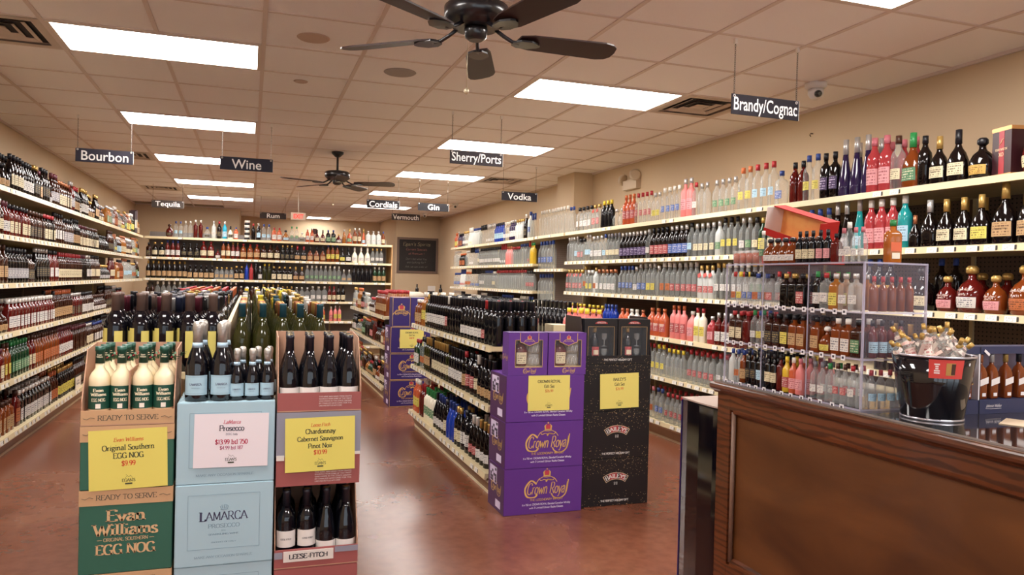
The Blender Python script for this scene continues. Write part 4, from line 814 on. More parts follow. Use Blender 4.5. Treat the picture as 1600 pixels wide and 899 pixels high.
# rear gondola (behind the second purple stack)
LH = lambda z: ('y', 1.442, z+.0005, -1)
CR = (['round', 'rect', 'squat', 'tall'], ['amber', 'dark', 'clear', 'brown', 'ruby', 'green', 'dark', 'gold'], ['red', 'black', 'orange', 'white', 'gold'], ['tan', 'cream', 'red', 'white', 'none', 'green', 'black'])
fill(LH(.985), 6.55, 3.7, 'rear gondola top shelf', 'cordial', '-x', CR, -9, runs=(2, 4), seed=61, gap=.016, scale=(.85, .95), rows=1, fixed=[(5.0, ('squat', 'brown', 'red', 'white'), 4, .95), (4.4, ('tall', 'amber', 'red', 'tan'), 8, .95)])
run(('y', 1.55, .9855, -1), 4.5, 7, ('tall', 'gold', 'red', 'orange'), 'rear gondola top shelf, back row', 'cordial', '-x', False, 3, .98, .03)
fill(LH(.64), 6.55, 3.7, 'rear gondola middle shelf', 'cordial', '-x', CR, -9, runs=(2, 4), seed=62, gap=.016, scale=(.85, .95), rows=2)
fill(LH(.165), 6.55, 3.7, 'rear gondola bottom deck', 'cordial', '-x', CR, -9, runs=(2, 4), seed=63, gap=.016, scale=(.85, .95), rows=2)

# ---------------------------------------------------------------- stock: wines behind the cases
rnd = random.Random(12)
mags = ('magnum', 'wine', 'mauve', 'none', .97); mlab = MB(); MR = scale_shape('magnum', .97)[0]
for rot_, ar_, z0_ in ((-140, 24, .178), (-128, 14, .19), (-60, 20, .178)): label_patch(mlab, MR, .06, z0_, ar_, mat('torn_yellow', 'c9ba62', .6), n=6, rot=rot_)
mlab = mlab.mesh('label')
for r in range(2):
    for k in range(5):
        d = bottle_data(*mags); p = (-.602+.0985*k, -1.27+.105*r, 1.0015)
        mg = bottle('wine_magnum', p, rnd.uniform(-.5, .3), *mags, label=f"{ordw(k)} big magnum of red wine in the {'front' if r == 0 else 'second'} row, torn edge yellow label", cat='wine magnum', group='red wine magnums behind the egg nog'); place('label', mlab, mg)
reds = [('wine', 'wine', c, 'none') for c in ('black', 'black', 'burgundy', 'black', 'navy', 'gold', 'black', 'grey', 'mauve', 'silver')]
row = 0; y = -1.06
while y < 3.7:
    cols = 6; block = (row//3)
    for k in range(cols):
        random.seed(block*31+k*3); sp = reds[random.randrange(len(reds))] if row > 2 else [('wine', 'wine', 'burgundy', 'none'), ('wine', 'wine', 'black', 'none'), ('wine', 'wine', 'navy', 'none'), ('wine', 'wine', 'black', 'none')][(k*2+row//2) % 4]
        s = 1.08 if row < 8 else 1.0
        if row > 26: sp = ('wine', 'wine', 'orange' if k % 2 else 'red', 'none')
        p = (-.606+.0805*k+rnd.uniform(-.003, .003), y+rnd.uniform(-.012, .012), 1.0005)
        if row < 28: rb_ = bottle('red_wine_bottle', p, 0, *sp, s, near=row < 5, seg=12 if row < 5 else 10, label=f"red wine bottle with {sp[2]} capsule, {ordw(row)} row back behind magnums, {ordw(k)} across", cat='red wine bottle', group='red wines on top of the wine gondola'); rb_.scale = (1, 1, 1 if row < 3 else rnd.uniform(.93, 1.05))
        else: BACK.setdefault('red_wine', MB()).add(bottle_data(*sp, s, 8, True)[3], Matrix.Translation(p))
    row += 1; y += .105
row = 0; y = -1.29
while y < 3.7:
    for k in range(5):
        if row < 1: sp = ('burg', 'olive', 'teal', 'none')
        elif row < 6: sp = ('burg', 'olive', 'gold' if (k+row//2) % 2 else 'copper', 'none')
        else:
            random.seed(row//3*17+k); sp = ('burg' if row < 20 else 'wine', 'olive', ['gold', 'black', 'teal', 'silver', 'yellow', 'white'][random.randrange(6)], 'none')
        p = (-.078+.0855*k+(rnd.uniform(-.004, .004) if row < 3 else rnd.uniform(-.001, .001)), y+(rnd.uniform(-.012, .012) if row > 1 else 0), 1.0005)
        if row < 30: wb_ = bottle('white_wine_bottle', p, 0, *sp, 1.03, near=row < 4, seg=12 if row < 4 else 10, label=f"white wine bottle with {sp[2]} capsule, {ordw(row)} row back behind the cases, {ordw(k)} across", cat='white wine bottle', group='white wines on top of the wine gondola'); wb_.scale = (1, 1, 1 if row < 4 else rnd.uniform(.92, 1.05))
        else: BACK.setdefault('white_wine', MB()).add(bottle_data(*sp, 1, 8, True)[3], Matrix.Translation(p))
    row += 1; y += .112
random.seed(5)

# ---------------------------------------------------------------- cartons, cases and cards
tan_c = mat('cardboard', 'c9a077', .75, noise=.08, nscale=9); tan_in = mat('cardboard_inside', 'b98e74', .8, noise=.08, nscale=7); dg = mat('print_dark', '3c4038', .6)
def closed_case(loc, w, d, h, m, label, name='wine_case', cat='case', group=None, stack=None):
    """cardboard shipping case: body, folded top flaps with a seam"""
    t = thing(name, label, cat, loc, 0, group)
    b = MB(); e = .003
    b.prism([(0, e), (e, 0), (w-e, 0), (w, e), (w, d-e), (w-e, d), (e, d), (0, d-e)], 0.001, h-.004, m); b.build('carton', t)
    MB().box(.003, w/2-.001, .003, d-.003, h-.004, h-.001, m).box(w/2+.001, w-.003, .003, d-.003, h-.004, h-.001, m).build('top_flap', t)
    return t
def tray(t, w, d, lip, back, m_out, m_in, th=.004, side_front=None):
    """cut-open case: bottom, front lip, sloping sides, tall back"""
    MB().box(0, w, 0, d, 0, th, m_in).build('tray_bottom', t)
    MB().box(0, w, 0, th, th, lip, m_out).build('front_lip', t)
    sf = side_front or lip
    for x in (0, w-th): MB().prism([(th, th), (th, sf), (d*.35, back-.012), (d-th, back), (d-th, th)], x, x+th, m_in, 'x').build('side_wall', t)
    MB().box(0, w, d-th, d, th, back, m_in).build('back_wall', t)
def card(name, label, loc, w, h, col, lines, tilt=0, rz=0, logo=True):
    """paper price card taped to a case; lines: (text, size, baseline, colour, style)"""
    t = place(name, None, None, loc, rot=(0, tilt, rz), label=label, cat='price card')
    MB().box(0, w, -.001, 0, 0, h, mat('card'+col, col, .55)).build('paper', t)
    L = MB(); y = -.0016
    for s, sz, z, c, st in lines:
        kw = dict(thick=.165, thin=.085) if st == 'r' else dict(thick=.13, thin=.07, shear=.22)
        letters(L, s, (w/2, y, z*h), sz*h, mat('ink'+c, c, .6), **kw)
    if logo:
        k = mat('ink3f4430', '3f4430', .6); cx = w/2; z = .12*h; s = h
        L.box(cx-.055*s, cx+.055*s, y-.0002, y, z-.045*s, z-.02*s, k)
        letters(L, "EGAN'S", (cx, y, z), .05*s, k, thick=.14, thin=.07)
        for a, b in (((-.055, .055), (-.02, .10)), ((-.02, .10), (.0, .075)), ((0, .075), (.03, .1)), ((.03, .1), (.06, .055))):
            L.quad((cx+a[0]*s, y, z+a[1]*s), (cx+b[0]*s, y, z+b[1]*s), (cx+b[0]*s, y, z+(b[1]+.006)*s), (cx+a[0]*s, y, z+(a[1]+.006)*s), k)
        L.box(cx-.04*s, cx-.033*s, y-.0002, y, z+.11*s, z+.12*s, k)
    L.build('lettering', t); return t
YF = -1.80
# --- egg nog stack
gcol = mat('case_green', '2f6250', .6, noise=.1, nscale=5); en_x, en_w, en_d = -.628, .316, .27
def eggcase(z0, h, lab, full):
    t = closed_case((en_x, YF, z0), en_w, en_d, h, gcol, lab, 'egg_nog_case', 'case', 'stacked egg nog cases')
    MB().box(-.0012, en_w+.0012, -.0012, en_d, h-.058, h-.001, tan_c).build('strip', t)
    L = MB(); letters(L, 'READY TO SERVE', (en_w/2, -.002, h-.038), .0185, dg, thick=.11, thin=.06, width=.205)
    for s in (-1, 1): L.tube([(en_w/2+s*.112, -.002, h-.03), (en_w/2+s*.125, -.002, h-.026), (en_w/2+s*.138, -.002, h-.033), (en_w/2+s*.15, -.002, h-.029)], .0008, dg, 4)
    if full:
        k = mat('print_tan', 'd6b083', .6)
        letters(L, 'Evan', (en_w*.5, -.0015, .192), .042, k, thick=.19, thin=.07, width=.13)
        letters(L, 'Williams', (en_w*.5, -.0015, .140), .043, k, thick=.18, thin=.07, width=.215)
        letters(L, 'ORIGINAL SOUTHERN', (en_w*.5, -.0015, .118), .0125, k, thick=.14, thin=.08, width=.15)
        letters(L, 'EGG NOG', (en_w*.5, -.0015, .070), .036, k, thick=.19, thin=.07, width=.20)
        for s in (-1, 1): L.box(en_w*.5+s*.088-.008, en_w*.5+s*.088+.008, -.0018, -.0012, .123, .1245, k)
    L.build('lettering', t); return t
eggcase(0.001, .316, 'green egg nog case at the bottom of its stack on the floor', True)
eggcase(.318, .311, 'green egg nog case in the middle of the stack with full printed name', True)
eggcase(.630, .235+.0, 'green egg nog case carrying the yellow egg nog price card', False)
t = thing('egg_nog_tray', 'open cardboard tray of egg nog bottles on the green stack', 'display tray', (en_x, YF, .866))
tray(t, en_w, en_d, .056, .285, tan_c, tan_in, side_front=.09)
MB().box(en_w/2-.002, en_w/2+.002, .01, en_d-.006, .047, .2, tan_in).build('divider', t); MB().box(.005, en_w-.005, .005, en_d-.005, .043, .0465, tan_in).build('false_bottom', t)
L = MB(); letters(L, 'READY TO SERVE', (en_w/2, -.001, .019), .0185, dg, thick=.11, thin=.06, width=.205)
for s in (-1, 1): L.tube([(en_w/2+s*.112, -.001, .027), (en_w/2+s*.125, -.001, .031), (en_w/2+s*.138, -.001, .024), (en_w/2+s*.15, -.001, .028)], .0008, dg, 4)
L.build('lettering', t)
# egg nog bottle
nog = mat('nog_cream', 'ead9b4', .25, coat=.3); ngreen = mat('nog_green', '17493a', .4); lw = mat('label_ink', 'efe4c4', .5); holly = mat('holly', '2c5a34', .6); berry = mat('berry', 'b8283a', .4)
NR = R2((0, .033), (.004, .0365), (.12, .0365), (.145, .036), (.165, .029), (.18, .019), (.19, .0155), (.215, .0150))
nb = MB().rings(NR, nog, 20).mesh('egg_nog_bottle'); nc = MB().rings(R2((.208, .0165), (.258, .0155), (.26, .0172), (.28, .0168)), ngreen, 18).mesh('cap')
nl = MB(); label_patch(nl, NR, .012, .112, 95, ngreen, n=12, nz=1); nl = nl.mesh('label')
nt = MB()
def wrap(mb, s, R, z, h, m, wd, **kw):
    q = MB(); letters(q, s, (0, 0, 0), h, m, width=wd, **kw)
    _, rx, _, _ = interp(R, z)
    for i, v in enumerate(q.v): a = v[0]/rx-PI/2; q.v[i] = ((rx+.0016)*math.cos(a), (rx+.0016)*math.sin(a), z+v[2])
    mb.add(q, Matrix.Identity(4))
wrap(nt, 'Evan', NR, .088, .013, lw, .034, thick=.22, thin=.09); wrap(nt, 'Williams', NR, .070, .013, lw, .052, thick=.22, thin=.09); wrap(nt, 'EGG NOG', NR, .046, .013, lw, .046, thick=.2, thin=.09)
label_patch(nt, NR, .016, .036, 13, mat('cup_white', 'efe6d8', .4), off=.0014, n=4, nz=1)
ntm = nt.mesh('lettering'); nk = MB(); wrap(nk, 'Evan', R2((.2, .0158), (.3, .0158)), .242, .006, lw, .014, thick=.2); wrap(nk, 'Williams', R2((.2, .0158), (.3, .0158)), .233, .006, lw, .02, thick=.2)
nkm = nk.mesh('cap_lettering')
hm = MB(); hr = random.Random(3)
for k in range(9):
    a = hr.uniform(-.6, 1.4); r = .022+hr.uniform(0, .02); c = Vector((math.cos(a-.5)*r+.012, math.sin(a-1.2)*r*.6-.012, .235+hr.uniform(-.02, .012)))
    u = Vector((hr.uniform(-1, 1), hr.uniform(-1, 1), hr.uniform(-1, .4))).normalized(); q = u.cross(Vector((0, .3, 1))).normalized()
    hm.v += [tuple(c-u*.013), tuple(c-q*.005), tuple(c+u*.013), tuple(c+q*.005)]; n = len(hm.v); hm.face([n-4, n-3, n-2, n-1], holly)
for k in range(3): hm.rings([(.228+.004*k, .0005, .0005, 2), (.231+.004*k, .003, .003, 2), (.234+.004*k, .0005, .0005, 2)], berry, 6, (.024+.004*k, -.014))
hmm = hm.mesh('holly_tag'); root = None
for r in range(3):
    for k in range(4):
        lab = f"cream egg nog bottle with green label, {ordw(k)} across in the {['front', 'middle', 'back'][r]} row of the tray"
        loc = (en_x+.052+.0735*k+(.004*r), YF+.05+.082*r, .9135)
        if root is None:
            root = place('egg_nog_bottle', nb, None, loc, .05, lab, 'egg nog bottle', 'egg nog bottles in the open tray')
            place('cap', nc, root); lb_ = place('label', nl, root); place('lettering', ntm, root); place('cap_lettering', nkm, root); place('holly_tag', hmm, root); root.scale = (1, 1, .86)
        else: clone(root, loc, random.uniform(-.12, .12), lab)
card('price_card', 'yellow egg nog price card on the green case', (-.596, YF-.003, .626), .266, .222, 'e2d368',
     [('Evan Williams', .062, .80, 'd9502e', 'i'), ('Original Southern', .088, .655, '3f4430', 'r'), ('EGG NOG', .088, .52, '3f4430', 'r'), ('$9.99', .082, .39, 'd9502e', 'r')], tilt=-.025)
# --- prosecco stack
lmx, lmw, lmd = -.303, .357, .29; blu = mat('case_blue', 'a9c6d2', .6, noise=.05, nscale=4); bli = mat('case_blue_ink', '4a4866', .6); blk = mat('case_grey_ink', '7b93a3', .6)
for k in range(3):
    t = closed_case((lmx, YF-.004*(k == 1), .001+k*.3142), lmw, lmd, .3135, blu, ['pale blue prosecco case at the bottom of its stack', 'pale blue prosecco case in the middle with crown and printed name', 'pale blue prosecco case at the top with the white price card'][k], 'prosecco_case', 'case', 'stacked prosecco cases')
    L = MB(); x0, x1, z0, z1 = .045, lmw-.05, .062, .272; y = -.0012
    for a in ((x0, x1, z0, z0+.0012), (x0, x1, z1-.0012, z1), (x0, x0+.0012, z0, z1), (x1-.0012, x1, z0, z1)): L.box(a[0], a[1], y, -.0008, a[2], a[3], blk)
    cx = (x0+x1)/2
    letters(L, 'MAKE ANY OCCASION SPARKLE', (cx, y, .028), .0085, blk, thick=.1, thin=.06, width=.21)
    if k < 2:
        letters(L, 'LAMARCA', (cx, y, .172), .032, bli, thick=.13, thin=.045, width=.17); letters(L, 'L', (cx-.078, y, .170), .036, bli, thick=.13, thin=.05)
        letters(L, 'PROSECCO', (cx, y, .143), .0145, blk, thick=.11, thin=.06, width=.115); letters(L, 'D.O.C.', (cx, y, .129), .005, blk); letters(L, 'SPARKLING WINE', (cx, y, .115), .006, blk, width=.11)
        letters(L, 'PRODUCT OF ITALY', (cx, y, .085), .005, blk, width=.09)
        for q in range(-2, 3): L.tube([(cx+q*.005, y, .215), (cx+q*.0075, y, .228-abs(q)*.002), (cx+q*.0035, y, .232)], .0006, blk, 4)
        L.tube([(cx-.013, y, .214), (cx, y, .211), (cx+.013, y, .214)], .0009, blk, 4)
    L.build('lettering', t)
card('price_card', 'white prosecco price card on the top pale blue case', (-.243, YF-.004, .692), .272, .207, 'e9dfe4',
     [('LaMarca', .07, .81, 'c8415c', 'i'), ('Prosecco', .10, .68, '3c3a48', 'r'), ('D.O.C. Italy', .035, .60, '6a6474', 'r'), ('$13.99 btl 750', .085, .43, 'b8284c', 'r'), ('$4.99 btl 187', .065, .33, 'b05a78', 'r')], tilt=.012)
# prosecco bottles
foil = mat('foil_silver', 'c8c2ba', .32, metal=.7, bump=.6, nscale=120, noise=.25); foilb = mat('foil_blue', 'a9c4d6', .4); blb = mat('lm_label', 'a9c9d8', .5); dgl = mat('bottle_black_glass', '0b0b12', .06, coat=.3)
def prosecco(s):
    R = [(z*s, a*s, b*s, p) for z, a, b, p in R2((0, .038), (.005, .0435), (.115, .0435), (.15, .039), (.18, .03), (.205, .021), (.225, .0178))]
    F = [(z*s, a*s, b*s, p) for z, a, b, p in R2((.222, .0185), (.255, .0178), (.262, .0195), (.285, .021), (.298, .019), (.305, .012))]
    N = [(z*s, a*s, b*s, p) for z, a, b, p in R2((.205, .0212), (.224, .0186))]
    lb = MB(); label_patch(lb, R, .025*s, .1*s, 62, blb, n=10, nz=1)
    tx = MB(); wrap(tx, 'LAMARCA', R, .062*s, .0085*s, bli, .042*s, thick=.16, thin=.07); wrap(tx, 'PROSECCO', R, .05*s, .004*s, blk, .03*s)
    for a, b in ((.030, .031), (.094, .095)): label_patch(tx, R, a*s, b*s, 52, blk, off=.0014, n=8, nz=1)
    return MB().rings(R, dgl, 22).mesh('prosecco_bottle'), MB().rings(F, foil, 18).mesh('foil'), MB().rings(N, foilb, 18).mesh('collar'), lb.mesh('label'), tx.mesh('lettering')
def put_prosecco(parts, loc, lab, cat, grp):
    o = place('prosecco_bottle', parts[0], None, loc, random.uniform(-.08, .08), lab, cat, grp)
    for n, d in zip(('foil', 'collar', 'label', 'lettering'), parts[1:]): place(n, d, o)
big, small = prosecco(1.0), prosecco(.66)
for k, (x, y) in enumerate(((-.238, -1.745), (-.148, -1.745), (-.228, -1.625), (-.14, -1.63))):
    put_prosecco(big, (x, y, .9435), ['large prosecco bottle at the outer front corner of blue case', 'large prosecco bottle in front beside the small ones', 'large prosecco bottle hidden behind the outer front one', 'large prosecco bottle behind the inner front one'][k], 'prosecco bottle', 'large prosecco bottles on the blue case')
for k, (x, y) in enumerate(((-.092, -1.755), (-.034, -1.755), (.022, -1.75), (-.072, -1.675), (-.012, -1.67), (.033, -1.665))):
    put_prosecco(small, (x, y, .9435), 'small prosecco split, %s in the %s row on the blue case' % (ordw(k % 3), 'front' if k < 3 else 'back'), 'small prosecco bottle', 'small prosecco splits on the blue case')
# --- red and grey wine stack
lfx, lfw, lfd = .062, .328, .30; rd = mat('case_red', '9e5552', .6, noise=.08, nscale=5); gy = mat('case_grey', '8d8b98', .6); pw = mat('case_print_w', 'dcc9c4', .6); ban = mat('banner', 'ded6ce', .5); bank = mat('banner_ink', '2e2a30', .6)
def fineprint(L, x, z, w, n, y=-.0015, h=.0052):
    rr = random.Random(4); words = ['THIS WINE WAS MADE FROM GRAPES', 'SOURCED FROM SOME OF THE FINEST', 'VINEYARDS IN THE STATE GROWN', 'BY FAMILIES WHO CARE FOR THE', 'LAND AND BOTTLED WITH CARE', 'PRODUCED IN CALIFORNIA']
    for k in range(n): letters(L, words[k % 6], (x, y, z-k*h*1.75), h, pw, align='l', thick=.14, thin=.1, serif=False, width=w*(1-.5*(k == n-1)*.6))
t = closed_case((lfx, YF, .001), lfw, lfd, .27, rd, 'red wine case at the foot of the red and grey stack', 'wine_case', 'case', 'red and grey wine cases')
L = MB(); fineprint(L, .15, .2, .15, 6); L.build('lettering', t)
def leese_tray(z, lab, banner):
    t = thing('wine_tray', lab, 'display tray', (lfx, YF, z)); tray(t, lfw, lfd, .075, .315 if banner else .30, rd, tan_in, side_front=.1)
    if banner:
        MB().box(.035, .23, -.0035, -.0005, .026, .068, ban).build('banner', t)
        MB().box(.0, .032, -.002, -.0005, .04, .066, gy).box(.235, lfw, -.002, -.0005, .05, .072, gy).build('stripe', t)
        L = MB(); letters(L, 'LEESE-FITCH', (.132, -.004, .038), .018, bank, thick=.2, thin=.13, serif=False, width=.15); L.build('lettering', t)
    else:
        L = MB(); fineprint(L, .16, .056, .13, 5); L.build('lettering', t)
    return t
leese_tray(.272, 'open wine tray with printed banner low in the red and grey stack', True)
t = closed_case((lfx, YF, .598), lfw, lfd, .296, rd, 'closed wine case, grey above and red below, with yellow price card', 'wine_case', 'case', 'red and grey wine cases')
MB().box(-.001, lfw+.001, -.0012, lfd, .118, .2945, gy).build('grey_band', t)
MB().box(0, .03, -.003, -.0012, .105, .125, ban).box(.29, lfw, -.003, -.0012, .118, .13, ban).build('stripe', t)
L = MB(); fineprint(L, .15, .05, .145, 5); L.build('lettering', t)
leese_tray(.895, 'open wine tray at the top of the red and grey stack', False)
card('price_card', 'yellow price card for three wines on the grey and red case', (.096, YF-.006, .655), .273, .215, 'e2d368',
     [('Leese Fitch', .062, .83, 'd9502e', 'i'), ('Chardonnay', .088, .70, '3f4430', 'r'), ('Cabernet Sauvignon', .082, .565, '3f4430', 'r'), ('Pinot Noir', .085, .43, '3f4430', 'r'), ('$10.99', .08, .31, 'd9502e', 'r')], tilt=-.015)
lwl = mat('lf_label', 'e6e0da', .5); capb = mat('cap_gloss_black', '1e1c26', .35)
def lfb(burg):
    R = R2((0, .036), (.005, .0375), (.175, .0375), (.2, .033), (.215, .022), (.235, .0155)) if not burg else R2((0, .038), (.005, .041), (.12, .041), (.15, .037), (.185, .028), (.21, .0195), (.235, .016))
    Cp = R2((.23, .0165), (.28, .0148), (.282, .0168), (.298, .0165)); top = MB().rings(R2((.2982, .0135), (.299, .011)), mat('gold_disc', 'a8905a', .4, metal=.6), 14)
    lb = MB(); a, b = (.075, .14) if not burg else (.035, .09); label_patch(lb, R, a, b, 70, lwl, n=10, nz=2); tx = MB(); wrap(tx, 'LEESE-FITCH', R, b-.035, .0058, bank, .042, serif=False, thick=.18, thin=.12)
    return MB().rings(R, dgl, 20).mesh('wine_bottle'), MB().rings(Cp, capb, 16).mesh('capsule'), top.mesh('cap_disc'), lb.mesh('label'), tx.mesh('lettering')
LF = lfb(False), lfb(True)
for lev, z, nm in ((0, .2765, 'lower'), (1, .8995, 'upper')):
    for r in range(3):
        for k in range(4):
            pr_ = LF[1 if (lev == 1 or k > 1) else 0]
            o = place('wine_bottle', pr_[0], None, (lfx+.046+.0785*k+(r*.004 if k < 3 else -.002*r)+(.006*r if lev == 0 and k == 1 else 0), YF+.05+.094*r, z), random.uniform(-.1, .15), f"black wine bottle, {ordw(k)} across in the {['front', 'middle', 'back'][r]} row of the {nm} red tray", 'boxed wine bottle', f'wine bottles in the {nm} red tray')
            for n_, d_ in zip(('capsule', 'cap_disc', 'label', 'lettering'), pr_[1:]): place(n_, d_, o)
# --- purple whisky gift stacks
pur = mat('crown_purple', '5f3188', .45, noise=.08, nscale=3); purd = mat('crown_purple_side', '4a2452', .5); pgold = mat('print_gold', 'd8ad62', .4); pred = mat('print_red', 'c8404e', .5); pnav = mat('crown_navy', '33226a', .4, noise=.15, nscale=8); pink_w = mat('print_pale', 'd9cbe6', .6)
def crown_logo(L, cx, z, s, y, right=(1, 0, 0)):
    R = Vector(right); O = Vector((cx, y, z)) if right == (1, 0, 0) else Vector((y, cx, z))
    P = lambda a, b: tuple(O+R*(a*s)+Vector((0, 0, b*s)))
    for a in (-1, -.5, 0, .5, 1):
        L.v += [P(a*.09-.02, .0), P(a*.09+.02, .0), P(a*.105+.024, .1), P(a*.05, .17), P(a*.105-.024, .1)]; n = len(L.v); L.face([n-5, n-4, n-3, n-2, n-1], pred if a in (-.5, .5, 0) else pgold)
    L.v += [P(-.12, -.03), P(.12, -.03), P(.115, .01), P(-.115, .01)]; n = len(L.v); L.face([n-4, n-3, n-2, n-1], pgold)
    L.v += [P(-.022, .175), P(.022, .175), P(.022, .215), P(-.022, .215)]; n = len(L.v); L.face([n-4, n-3, n-2, n-1], pgold)
    def pl(pts, t=.016):
        q = []; ribbon(catmull(pts, 5), t, t, q)
        for f in q: L.v += [P(*p) for p in f]; n = len(L.v); L.face([n-4, n-3, n-2, n-1], pgold)
    pl([(-.3, -.16), (-.25, -.1), (-.2, -.08), (-.13, -.05), (0, -.06), (.13, -.05), (.2, -.08), (.25, -.1), (.3, -.16)]); pl([(-.25, -.1), (-.2, -.16), (-.1, -.13), (0, -.15), (.1, -.13), (.2, -.16), (.25, -.1)]); pl([(-.3, -.16), (-.34, -.22)]); pl([(.3, -.16), (.34, -.22)])
def script(L, cx, z, s, y, m, right=(1, 0, 0)):
    O = (cx, y, z) if right == (1, 0, 0) else (y, cx, z)
    letters(L, 'Crown Royal', O, .22*s, m, right=right, thick=.13, thin=.04, shear=.3, serif=False, width=.86*s)
    R = Vector(right); Ov = Vector(O)
    q = []; ribbon(catmull([(-.22, .2), (-.34, .27), (-.46, .12), (-.42, -.04), (-.26, -.06), (-.2, 0)], 6), .03, .02, q); ribbon(catmull([(-.02, .24), (.02, .28), (.1, .27)], 5), .03, .02, q); ribbon(catmull([(.1, 0), (.16, -.08), (.3, -.1), (.42, .0), (.47, .26)], 6), .02, .015, q)
    for f in q: L.v += [tuple(Ov+R*(a*s)+Vector((0, 0, b*s))) for a, b in f]; n = len(L.v); L.face([n-4, n-3, n-2, n-1], m)
def crown_case(x, y, z, w, d, h, lab, grp, col=None, tm='case'):
    t = closed_case((x, y, z), w, d, h, col or pur, lab, 'whisky_gift_case', 'case', grp)
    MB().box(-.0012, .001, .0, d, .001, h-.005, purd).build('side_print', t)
    L = MB(); cx = w*.54; crown_logo(L, cx, h*.83, .20, -.0015); script(L, cx, h*.43, .31, -.0015, pgold)
    letters(L, 'THE LEGENDARY IMPORT', (cx, -.0015, h*.285), h*.045, pgold, thick=.14, thin=.08, serif=False, width=.22)
    letters(L, '6 x 750 ml. CROWN ROYAL Blended Canadian Whisky', (cx, -.0015, h*.19), h*.04, pink_w, serif=False, thick=.18, thin=.12, width=.32); letters(L, 'with 2 Limited Edition Rocks Glasses', (cx, -.0015, h*.115), h*.04, pink_w, serif=False, thick=.18, thin=.12, width=.225)
    L.build('lettering', t)
    L = MB(); script(L, d*.48, h*.42, .2, -.002, pgold, right=(0, -1, 0)); L.build('side_lettering', t)
    m = MB(); q = random.Random(9)
    m.box(-.0018, -.001, d*.45, d*.9, h*.56, h*.92, pink_w)
    for i in range(4):
        for j in range(5):
            if q.random() < .5: m.box(-.0024, -.0016, d*(.47+.1*i), d*(.56+.1*i), h*(.58+.065*j), h*(.64+.065*j), mat('label_block', '3a2c44'))
    m.box(-.0022, -.001, d*.2, d*.5, h*.08, h*.24, pink_w)
    m.build('shipping_label', t); return t
for k in range(3):
    crown_case(1.442, -.605, .001+k*.286, .52, .30, .2855, ['purple whisky case at the bottom of the near gift stack', 'purple whisky case in the middle of the near gift stack', 'purple whisky case at the top of the near stack behind price card'][k], 'near purple whisky cases')
glass_m = mat('clear_glass', 'e6e8e6', .04, alpha=.16, spec=.9); film = mat('window_film', 'dfe3ea', .05, alpha=.03, spec=.4)
kraft = mat('box_interior', 'c8a878', .7)
def whisky_bottle(loc, lab, s=1):
    R = [(z*s, a*s, b*s, p) for z, a, b, p in [(0, .036, .026, 2.4), (.01, .043, .03, 2.4), (.07, .047, .032, 2.2), (.1, .046, .032, 2.2), (.125, .034, .026, 2), (.14, .018, .017, 2), (.165, .0145, .0145, 2)]]
    Cp = [(z*s, a*s, b*s, p) for z, a, b, p in R2((.163, .018), (.185, .019), (.19, .016))]
    o = MB().rings(R, gm('ruby'), 24).build('whisky_bottle', None, loc, 0, label=lab, cat='whisky bottle', group='purple label whisky bottles'); MB().rings(Cp, cm('gold'), 14).build('cap', o)
    l = MB(); label_patch(l, R, .015*s, .085*s, 42, lm('cream'), n=8, nz=4); l.build('label', o)
    return o
def tumbler(loc, lab):
    m = MB(); m.rings(R2((0, .032), (.004, .035), (.075, .037), (.075, .034), (.012, .031)), glass_m, 18, capt=True)
    for k in range(9):
        a = 2*PI*k/9; m.tube([(.0362*math.cos(a), .0362*math.sin(a), .01), (.0372*math.cos(a+.2), .0372*math.sin(a+.2), .05)], .0012, mat('cut_glass', 'f0e8d8', .1), 4)
    return m.build('tumbler', None, loc, 0, label=lab, cat='glass', group='rocks glasses in the gift boxes')
def gift_window_box(x, y, z, w, d, h, lab, front, win, txt, cat='gift box', name='gift_box', group=None):
    """front with a cut window: four front strips, sides, back"""
    t = thing(name, lab, cat, (x, y, z), 0, group); a, b, c, e = win; th = .002
    MB().box(0, w, 0, th, 0, c, front).box(0, w, 0, th, e, h, front).box(0, a, 0, th, c, e, front).box(b, w, 0, th, c, e, front).build('window_front', t)
    MB().box(0, th, th, d, 0, h, front).box(w-th, w, th, d, 0, h, front).box(th, w-th, d-th, d, 0, h, kraft if front != blackc else front).build('side_panel', t)
    MB().box(0, w, 0, d, h-th, h, front).box(th, w-th, th, d-th, 0, th, kraft if front != blackc else front).build('lid', t)
    MB().box(a, b, .0022, .003, c, e, film).build('window_pane', t); return t
blackc = mat('carton_black', '141318', .4)
